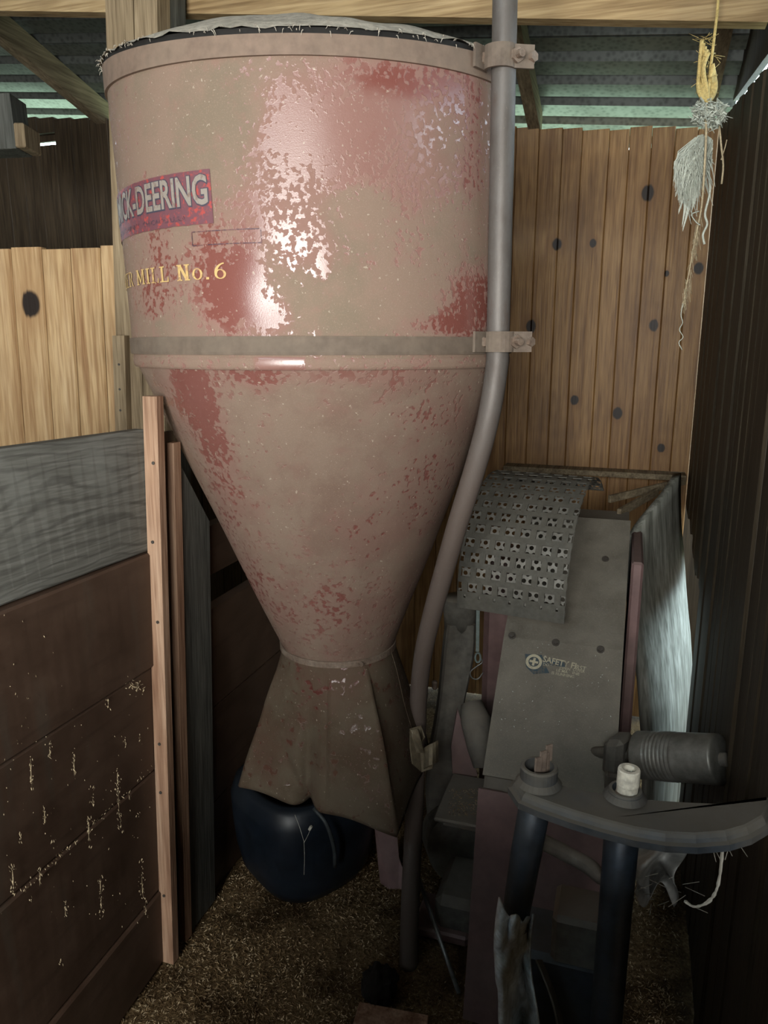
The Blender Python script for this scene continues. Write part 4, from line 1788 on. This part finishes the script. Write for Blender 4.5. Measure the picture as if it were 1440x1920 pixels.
sb_ = single('grey_board', grid(10, 28, slabf), M_SLAB, bl0.lerp(bl1, 0.5), 'wide weathered grey-green board leaning in the corner by daylight', 'board', smooth=True)
solid(sb_, 0.022)
single('loose_lath', bar(at(1142, 936, 2.46), at(1284, 902, 2.62), 0.012, 0.026, (0, 0, 1)), M_RAFTER, at(1142, 936, 2.46), 'pale loose lath slanting above the grey board', 'lath')
single('loose_lath', bar(at(1160, 962, 2.25), at(1232, 922, 2.50), 0.014, 0.026, (0, 0, 1)), M_RAFTER, at(1160, 962, 2.25), 'short dark lath beneath the pale loose lath', 'lath')

# ------------------------------------------------------------------ blue two-tube bracket in the near right corner
BZ = 0.90
brk = Thing('tube_bracket', (0.30, 0.97, 0), 'dusty blue-black metal bracket with two upright tubes, near right corner', 'bracket')
outl = [(953, 1466), (962, 1452), (990, 1446), (1030, 1458), (1080, 1474), (1140, 1484), (1200, 1492), (1270, 1497), (1340, 1500), (1400, 1496), (1438, 1492), (1455, 1498),
        (1457, 1515), (1446, 1540), (1412, 1560), (1370, 1572), (1310, 1577), (1250, 1574), (1190, 1564), (1130, 1549), (1070, 1531), (1010, 1510), (972, 1494)]
O_ = [on_z(u, v, BZ) for u, v in outl]
no = len(O_)
cen_line = sum(O_, Vector()) / no


ORI = 1.0 if sum(O_[i].x * O_[(i + 1) % no].y - O_[(i + 1) % no].x * O_[i].y for i in range(no)) > 0 else -1.0


def inset(k, z):
    out = []
    for i in range(no):
        p, q, r = O_[i - 1], O_[i], O_[(i + 1) % no]
        d = (r - p).normalized()
        nn = Vector((-d.y, d.x, 0)) * ORI
        out.append(Vector((q.x, q.y, z)) + nn * k)
    return out


rings = [inset(0.004, BZ - 0.022), inset(0.0, BZ - 0.020), inset(0.0, BZ - 0.010), inset(0.006, BZ - 0.008), inset(0.008, BZ - 0.003), inset(0.011, BZ + 0.001), inset(0.014, BZ + 0.003)]
V = [p for rg in rings for p in rg]
F = []
for i in range(len(rings) - 1):
    for k in range(no):
        k2 = (k + 1) % no
        F.append((i * no + k, i * no + k2, (i + 1) * no + k2, (i + 1) * no + k))
F.append(tuple(range(no - 1, -1, -1)))
F.append(tuple((len(rings) - 1) * no + k for k in range(no)))
plate = brk.part('top_plate', (V, F), M_BLUE, smooth=False)
lt = on_z(1010, 1462, BZ + 0.01)
rt = on_z(1172, 1488, BZ + 0.01)


def ringtube(c, r0, r1, h0, h1, seg=28):
    def fn(a, b):
        th = 2 * PI * a
        tab = [(r1 * 1.25, h0), (r1, h0 + 0.008), (r1, h1 - 0.003), (r1 - 0.002, h1), (r0, h1), (r0, h0)]
        r, z = tab[int(round(b * 5))]
        return c + Vector((math.cos(th) * r, math.sin(th) * r, z))
    return grid(seg, 6, fn, True)


brk.part('collar', ringtube(lt, 0.022, 0.028, -0.004, 0.024), M_BLUE, plate, smooth=False)
brk.part('collar', ringtube(rt, 0.019, 0.025, -0.004, 0.008), M_BLUE, plate, smooth=False)
lbt = at(966, 1722, lt.y)
brk.part('tube', tube([lt - ZV * 0.012, lt.lerp(lbt, 0.5), lbt], [0.024, 0.0235, 0.021], 24), M_BLUEDK, smooth=True)
thr = [lbt + (lbt - lt).normalized() * (-0.012 + 0.0012 * i) for i in range(24)]
brk.part('thread', tube(thr, [0.0205 + (0.0012 if i % 4 < 2 else 0) for i in range(24)], 20), M_ROD)
rbt = Vector((rt.x - 0.004, rt.y + 0.0, -0.02))
brk.part('tube', tube([rt - ZV * 0.012, rt - ZV * 0.2 - Vector((.001, 0, 0)), rbt], [0.026, 0.0245, 0.024], 24), M_BLUEDK, smooth=True)
brk.part('brace', tube(smoothpath([at(1005, 1572, 1.04), at(1060, 1600, 1.05), at(1105, 1625, 1.03), at(1128, 1648, 1.0), at(1146, 1640, 0.985), at(1150, 1612, 0.985)], 5), [0.013] * 12 + [0.012, 0.011, 0.010, 0.009, 0.008, 0.007, 0.006, 0.006, 0.005, 0.005, 0.005, 0.005, 0.005, 0.005], 10), M_CAST, smooth=True)
brk.part('foot_block', bbox(Vector((0.335, 1.07, 0.60)), NV, WV, ZV, 0.10, 0.09, 0.09, 0.008), M_CAST)
brk.part('foot_block', bbox(Vector((0.31, 1.10, 0.28)), NV, WV, ZV, 0.14, 0.12, 0.56, 0.01), M_BLUEDK)
solid(brk.part('curved_strap', grid(3, 20, lambda a, b: at(1003 + 42 * math.sin(b * PI / 2) + 10 * a, 1800 + 150 * b, 1.0 + 0.03 * a)), M_CAST), 0.003)
# wooden shims standing in the left tube
for i, (u0, v0, u1, v1, lab) in enumerate(((1007, 1442, 1010, 1420, 'leftmost and shortest brown wooden shim stuck in the left bracket tube'),
                                           (1015, 1450, 1019, 1408, 'second brown wooden shim in the left bracket tube, broad face'),
                                           (1021, 1452, 1023, 1412, 'third thin brown wooden shim in the left bracket tube'),
                                           (1026, 1450, 1030, 1396, 'tallest brown wooden shim at the back of the left bracket tube'))):
    Yb = lt.y + (-0.008 + 0.006 * i)
    A = at(u0, v0 + 14, Yb)
    B = at(u1, v1, Yb + 0.004)
    single('wooden_shim', bar(A - ZV * 0.03, B, 0.012, 0.0035, (0.45, -0.9, 0), 0.0006), M_SHIM, A - ZV * 0.03, lab, 'shim', 'wooden shims in the bracket tube')
# white-painted pipe stub in the right tube
wpA = on_z(1174, 1500, BZ)
wp_ = Thing('pipe_stub', wpA, 'short pipe stub with flaking white paint standing in the bracket', 'pipe')
top_ = at(1180, 1441, wpA.y + 0.004)


def stubf(a, b):
    th = 2 * PI * a
    tab = [(0.0, 0.014), (0.25, 0.0145), (0.3, 0.0150), (0.62, 0.0156), (0.66, 0.0164), (0.97, 0.0160), (1.0, 0.0150), (1.0, 0.0095), (0.5, 0.009)]
    q, r = tab[int(round(b * 8))]
    return (wpA - ZV * 0.02).lerp(top_, q) + Vector((math.cos(th) * r, math.sin(th) * r, 0))


wp_.part('painted_pipe', grid(24, 9, stubf, True), M_WHITEPIPE, smooth=False)
wp_.part('bare_nut', tube([wpA - ZV * 0.012, wpA + ZV * 0.014], 0.0168, 8), M_RUST)

# weathered sacking hanging by the left tube
def sackf(a, b):
    u = 938 + 64 * a - 8 * math.sin(b * 6) + 10 * b * (a - 0.5) - 22 * max(0, b - 0.4) * (1 - a)
    v = 1682 + 36 * abs(math.sin(a * 5.2)) * (1 - b) + 330 * b + (40 * math.exp(-((a - 0.62) / 0.12) ** 2)) * (1 - b)
    Y = 0.985 - 0.05 * math.sin(a * 5 + b * 2.6) * (0.4 + 0.6 * b) - 0.018 * mnoise.noise(Vector((a * 5, b * 7, 0)))
    return at(u, v, Y)


sk_ = single('torn_sack', grid(30, 40, sackf), M_SACK, at(960, 1960, 0.99), 'crumpled grey-blue torn sack hanging below the left bracket tube', 'sack', smooth=True)
solid(sk_, 0.003)

# cloudy plastic scrap under the bracket arm
def bagf(a, b):
    u = 1186 + 100 * a - 26 * b * a + 8 * math.sin(b * 9)
    v = 1562 + 12 * a + (110 + 26 * math.sin(a * 7)) * b
    return at(u, v, 1.10 + 0.03 * math.sin(a * 8 + b * 5) + 0.02 * math.sin(b * 11))


bg_ = single('plastic_scrap', grid(22, 22, bagf), M_BAG, at(1230, 1620, 1.1), 'crumpled cloudy plastic scrap hanging under the bracket arm', 'plastic scrap', smooth=True)
solid(bg_, 0.0008)
web = []
rs = random.Random(11)
base = [(1355, 1592), (1350, 1640), (1342, 1672), (1326, 1692), (1302, 1700), (1284, 1690)]
web.append(tube(smoothpath([at(u, v, 1.03) for u, v in base], 6), [0.0016 + 0.0016 * rs.random() for _ in range(31)], 5))
for i in range(16):
    u, v = rs.uniform(1200, 1300), rs.uniform(1640, 1700)
    web.append(tube([at(u, v, 1.08), at(u + rs.uniform(-40, 40), v + rs.uniform(-12, 22), 1.06 + rs.uniform(-.03, .03))], 0.0005, 3))
for i in range(14):
    u = rs.uniform(1320, 1390)
    web.append(tube([at(u, 1578, 0.93), at(u + rs.uniform(-20, 20), 1578 + rs.uniform(6, 40), 0.98)], 0.0006, 3))
single('cobweb', join(*web), M_WEB, at(1340, 1640, 1.03), 'dusty cobweb strand looping under the bracket arm', 'cobweb', kind='stuff')
wb2 = []
for pth in ([(553, 1528), (562, 1552), (570, 1578)], [(584, 1548), (578, 1565), (570, 1580)], [(570, 1578), (571, 1610), (570, 1640)]):
    wb2.append(tube(smoothpath([at(u, v, 1.73) for u, v in pth], 5), 0.0006, 4))
wb2.append(tube([at(584, 1549, 1.73), at(580, 1556, 1.73)], 0.004, 6))
single('dust_strand', join(*wb2), M_WEB, at(570, 1640, 1.73), 'forked thread of dust dangling from the hopper boot hem', 'dust thread')

# ------------------------------------------------------------------ hanging twine with a frayed tassel
tw_ = Thing('hanging_twine', at(1330, 45, 1.84), 'sisal twine with frayed white tassel hanging from the header beam', 'twine')
Yt = 1.84
rs = random.Random(5)


def P(u, v, d=0.0):
    return at(u, v, Yt + d)


tw_.part('cord', tube(smoothpath([P(1349, -40), P(1345, 20), P(1338, 80), P(1331, 140), P(1328, 180)], 6), 0.0032, 8), M_TWINE, smooth=True)
kn = []
for i in range(5):
    ph = i * 1.2
    kn.append(tube(smoothpath([P(1316 + 3 * i, 75 + 6 * i, -.01), P(1311 + 2 * i, 130, 0.012 * math.sin(ph)), P(1310 + 4 * i, 172, -.012), P(1328, 190, -.014), P(1342 - 2 * i, 165, 0.01), P(1336 - i, 120 + 5 * i, -.008)], 5), 0.0045, 6))
for i in range(90):
    u, v = rs.gauss(1325, 8), rs.uniform(70, 185)
    kn.append(tube([P(u, v), P(u + rs.uniform(-20, 20), v + rs.uniform(-14, 18), rs.uniform(-.03, .03))], 0.0006, 3))
tw_.part('loop', join(*kn), M_TWINE, smooth=True)
fr = []
for i in range(230):
    a = rs.random()
    side = rs.uniform(-1, 1)
    u0, v0 = 1318 + side * 18, 185 + 60 * rs.random()
    c = rs.uniform(0, 2 * PI)
    r = 22 * math.sqrt(rs.random())
    u1, v1 = 1332 + 1.35 * r * math.cos(c), 212 + 1.2 * r * math.sin(c)
    dd = rs.uniform(-.035, .02)
    fr.append(tube([P(u1, v1, dd), P(u1 + rs.uniform(-12, 12), v1 + rs.uniform(-10, 10), dd - .01), P(u1 + rs.uniform(-14, 14), v1 + rs.uniform(-6, 16), dd)], [0.0022, 0.0018, 0.0006], 3))
for i in range(520):
    t = rs.random()
    u0 = 1312 + rs.uniform(-24, 24)
    v0 = 252 + 0.03 * (u0 - 1318) ** 2 + 62 * t * rs.random()
    k = rs.uniform(-1, 1)
    ln = rs.uniform(40, 105)
    u1 = u0 - 18 + 26 * k - 8 * rs.random()
    v1 = v0 + ln
    if k > 0.1:
        v1 -= 18 * k
    u1 = max(u1, 1262 + 26 * rs.random() ** 2 + max(0, (v1 - 350) * 0.35))
    dd = rs.uniform(-.04, .025)
    um, vm = (u0 + u1) / 2 - 9 + rs.uniform(-5, 5), (v0 + v1) / 2
    fr.append(tube([P(u0, v0, 0), P(um, vm, dd), P(u1, v1, dd * 1.1)], [0.0016, 0.0013, 0.0004], 3, False))
for (ua, va, ub, vb) in ((1296, 320, 1279, 424), (1306, 330, 1280, 432), (1300, 310, 1272, 400), (1290, 320, 1266, 368), (1310, 340, 1296, 400)):
    for j in range(8):
        fr.append(tube([P(ua + rs.uniform(-6, 6), va, -.01), P((ua + ub) / 2 + rs.uniform(-3, 3), (va + vb) / 2, -.02), P(ub, vb + rs.uniform(-6, 2), -.015)], [0.0018, 0.0014, 0.0003], 3))
tas = tw_.part('tassel', join(*fr), M_FRAY)
tas['kind'] = 'stuff'
tl = []
tl.append(tube(smoothpath([P(1323, 180), P(1324, 250, -.03), P(1320, 330, -.045), P(1315, 390, -.02), P(1303, 450), P(1293, 505), P(1285, 545), P(1281, 575)], 6), [0.0032 - 0.00005 * i for i in range(43)], 6))
tl.append(tube(smoothpath([P(1347, 215), P(1352, 270, -.02), P(1356, 310), P(1353, 345)], 5), 0.0022, 5))
tl.append(tube(smoothpath([P(1352, 300), P(1359, 278), P(1363, 262)], 5), 0.0014, 4))
for i in range(70):
    t = rs.random()
    u, v = 1316 - 34 * t, 385 + 180 * t
    tl.append(tube([P(u + rs.uniform(-5, 5), v), P(u + rs.uniform(-8, 8), v + rs.uniform(10, 40), rs.uniform(-.01, .01))], 0.0007, 3))
tw_.part('tail', join(*tl), M_TAIL, smooth=True)
wl_ = []
cur = [(1329, 320), (1331, 360), (1322, 400), (1326, 420), (1318, 440), (1321, 458)]
wl_.append(tube(smoothpath([P(u, v, -.01) for u, v in cur], 5), 0.0028, 5))
wl_.append(tube(smoothpath([P(1311, 396, -.02), P(1297, 402, -.02), P(1305, 416, -.02), P(1313, 422, -.02)], 5), 0.0014, 4))
zig = [(1281, 568), (1277, 590), (1280, 605), (1274, 618), (1281, 632), (1273, 642), (1279, 656)]
wl_.append(tube(smoothpath([P(u, v) for u, v in zig], 4), 0.0012, 4))
for vf in wl_:
    tw_.part('white_thread', vf, M_FRAY, smooth=True)

# ------------------------------------------------------------------ floor litter
cl_c = on_z(712, 1868, 0.0)


def clodf(a, b):
    th, ph = 2 * PI * a, PI * b
    d = Vector((math.sin(ph) * math.cos(th), math.sin(ph) * math.sin(th), math.cos(ph)))
    r = 0.040 * (1 + 0.45 * mnoise.noise(d * 2.3) + 0.2 * mnoise.noise(d * 7))
    return cl_c + Vector((d.x * r, d.y * r * 1.1, 0.032 + d.z * r * 1.05))


single('dark_clod', grid(28, 16, clodf, True), M_CLOD, cl_c, 'black clod of matted feed lying on the floor', 'clod', smooth=True)
k0, k1 = on_z(668, 1906, 0.014), on_z(800, 1932, 0.014)
single('wood_offcut', bar(k0, k1, 0.06, 0.026), M_LATH, (k0 + k1) / 2, 'short tan wood offcut on the floor beside the black clod', 'wood offcut')


def husks(name, pts, mat, kind='stuff', label=None, cat=None, parent_thing=None, base=(0, 0, 0)):
    V, F = [], []
    base = Vector(base)
    for (p, d, s_, l) in pts:
        d = d.normalized()
        x = d.cross(Vector((rs.uniform(-1, 1), rs.uniform(-1, 1), 1.2))).normalized() * s_
        y = d.cross(x).normalized() * s_ * 0.6
        b = len(V)
        p = p - base
        V += [p - d * l, p + x, p + y, p - x, p + d * l]
        F += [(b, b + 1, b + 2), (b, b + 2, b + 3), (b + 4, b + 2, b + 1), (b + 4, b + 3, b + 2)]
    me = bpy.data.meshes.new(name)
    me.from_pydata(V, [], F)
    o = link(name, me, mat, parent_thing, base if parent_thing is None else (0, 0, 0))
    return tag(o, label, cat, None, kind)


rs = random.Random(21)
hp = []
while len(hp) < 30000:
    y = 1.15 + 1.4 * rs.random() ** 1.3
    x = rs.uniform(-0.85, 0.85)
    if x < -0.575 + (y - 1.644) * 0.325 + 0.012 or x > 0.2575 + 0.325 * y - 0.02:
        continue
    q = Vector((x, y, 0))
    dens = 0.55 + 0.8 * mnoise.noise(q * 4.0) + (0.5 if x < -0.3 else 0)
    if rs.random() > dens:
        continue
    z = 0.012 * (mnoise.noise(Vector((x * 3, y * 3, 0))) + 0.6 * mnoise.noise(Vector((x * 9, y * 9, 2)))) - 0.012
    hp.append((Vector((x, y, z + rs.uniform(0.0, 0.006))), Vector((rs.uniform(-1, 1), rs.uniform(-1, 1), rs.uniform(-0.5, 0.5))), rs.uniform(0.0010, 0.0018), rs.uniform(0.0035, 0.007)))
husks('oat_chaff', hp, M_HUSK, 'stuff', 'pale oat husks strewn thickly over the barn floor', 'chaff')

# husks caught in cobweb on the brown planks of the left partition
hw = []


def lhit(u, v):
    pl_n = Vector((CN, -SN, 0))
    return on_plane(u, v, LB + Vector((lean(0.5), 0, 0)) + pl_n * 0.013, pl_n)


drips = [(257, 1110, 1145, 1.5), (225, 1190, 1240, 2), (228, 1248, 1262, 1), (271, 1215, 1226, 2), (55, 1418, 1480, 2), (135, 1410, 1460, 1.5), (170, 1470, 1510, 1.5), (218, 1440, 1560, 3.5), (90, 1400, 1420, 1), (80, 1510, 1545, 2),
         (163, 1530, 1590, 2), (262, 1610, 1690, 3), (20, 1620, 1680, 3), (72, 1625, 1665, 1.5), (185, 1640, 1720, 2.5), (55, 1680, 1690, 2), (120, 1690, 1725, 1.5), (240, 1480, 1500, 2), (255, 1522, 1532, 2), (98, 1572, 1580, 1.5), (35, 1560, 1580, 1.5), (270, 1690, 1720, 1.5), (110, 1795, 1812, 1.5),
         (93, 1390, 1396, 1), (232, 1380, 1402, 1.5), (260, 1375, 1390, 1), (200, 1310, 1330, 1.5), (160, 1104, 1128, 2)]
for (u, v0, v1, wd) in drips:
    n = int((v1 - v0) * 0.26 * wd ** 0.4) + 2
    if v1 - v0 > 18:
        for q in range(3):
            va, vb = sorted((rs.uniform(v0, v1), rs.uniform(v0, v1)))
            pa_, pb2 = lhit(u + (va - v0) * 0.05, va), lhit(u + (vb - v0) * 0.05 + rs.uniform(-2, 2), vb)
            hw.append(((pa_ + pb2) / 2 + NV * 0.003, pa_ - pb2, 0.0007, (pa_ - pb2).length / 2))
    for i in range(n):
        v = rs.uniform(v0, v1)
        p = lhit(u + rs.gauss(0, wd) + (v - v0) * 0.05, v) + NV * rs.uniform(0, 0.006)
        hw.append((p, Vector((rs.uniform(-.4, .4), rs.uniform(-.4, .4), rs.uniform(0.4, 1))), rs.uniform(0.0006, 0.0011), rs.uniform(0.002, 0.0045)))
for i in range(40):
    p = lhit(250 + rs.gauss(0, 9), 1288 + rs.gauss(0, 10)) + NV * rs.uniform(0, 0.006)
    hw.append((p, Vector((rs.uniform(-1, 1), rs.uniform(-1, 1), rs.uniform(-1, 1))), rs.uniform(0.0009, 0.0016), rs.uniform(0.003, 0.006)))
for i in range(150):
    p = lhit(rs.uniform(0, 280), rs.uniform(1150, 1750)) + NV * rs.uniform(0, 0.004)
    hw.append((p, Vector((rs.uniform(-.4, .4), rs.uniform(-.4, .4), 1)), rs.uniform(0.0006, 0.0011), rs.uniform(0.001, 0.003)))
for i in range(60):          # along the plank joint
    t = rs.random()
    p = lhit(285 - 265 * t, 1440 + 250 * t + rs.gauss(0, 3)) + NV * rs.uniform(0, 0.004)
    hw.append((p, Vector((rs.uniform(-1, 1), rs.uniform(-1, 1), 1)), rs.uniform(0.0008, 0.0014), rs.uniform(0.002, 0.005)))
husks('clinging_husks', hw, M_STRAW, 'stuff', 'oat husks caught in cobweb on the brown plank partition', 'chaff')

# specks of white lime on the mill cover
hm = []
for i in range(170):
    u, v = rs.uniform(930, 1150), rs.uniform(1120, 1380)
    if rs.random() < 0.4:
        u, v = rs.gauss(1000, 30), rs.gauss(1152, 8)
    p = on_plane(u, v, cp, cn)
    q = p - MO
    n_ = q.dot(NV)
    if n_ < 0.01 or n_ > MW - 0.01 or p.z < 0.57 or p.z > 0.8:
        continue
    hm.append((p + cn * 0.001, rdir * rs.uniform(-1, 1) + udir * rs.uniform(-1, 1), rs.uniform(0.0005, 0.0012), rs.uniform(0.0008, 0.003)))
hk = husks('lime_specks', [(a - mill.loc, b, c, d) for a, b, c, d in hm], plain('lime_white', (0.62, 0.64, 0.6), 0.8), 'stuff', None, None, cover)
ht = []
for i in range(260):
    u, v = rs.uniform(842, 905), rs.uniform(1478, 1530)
    p = on_z(u, v, at(872, 1500, 1.80).z + 0.008)
    ht.append((p - mill.loc, Vector((rs.uniform(-1, 1), rs.uniform(-1, 1), rs.uniform(-.3, .3))), 0.001, rs.uniform(0.002, 0.005)))
husks('tray_chaff', ht, M_HUSK, 'stuff', None, None, mill.o)
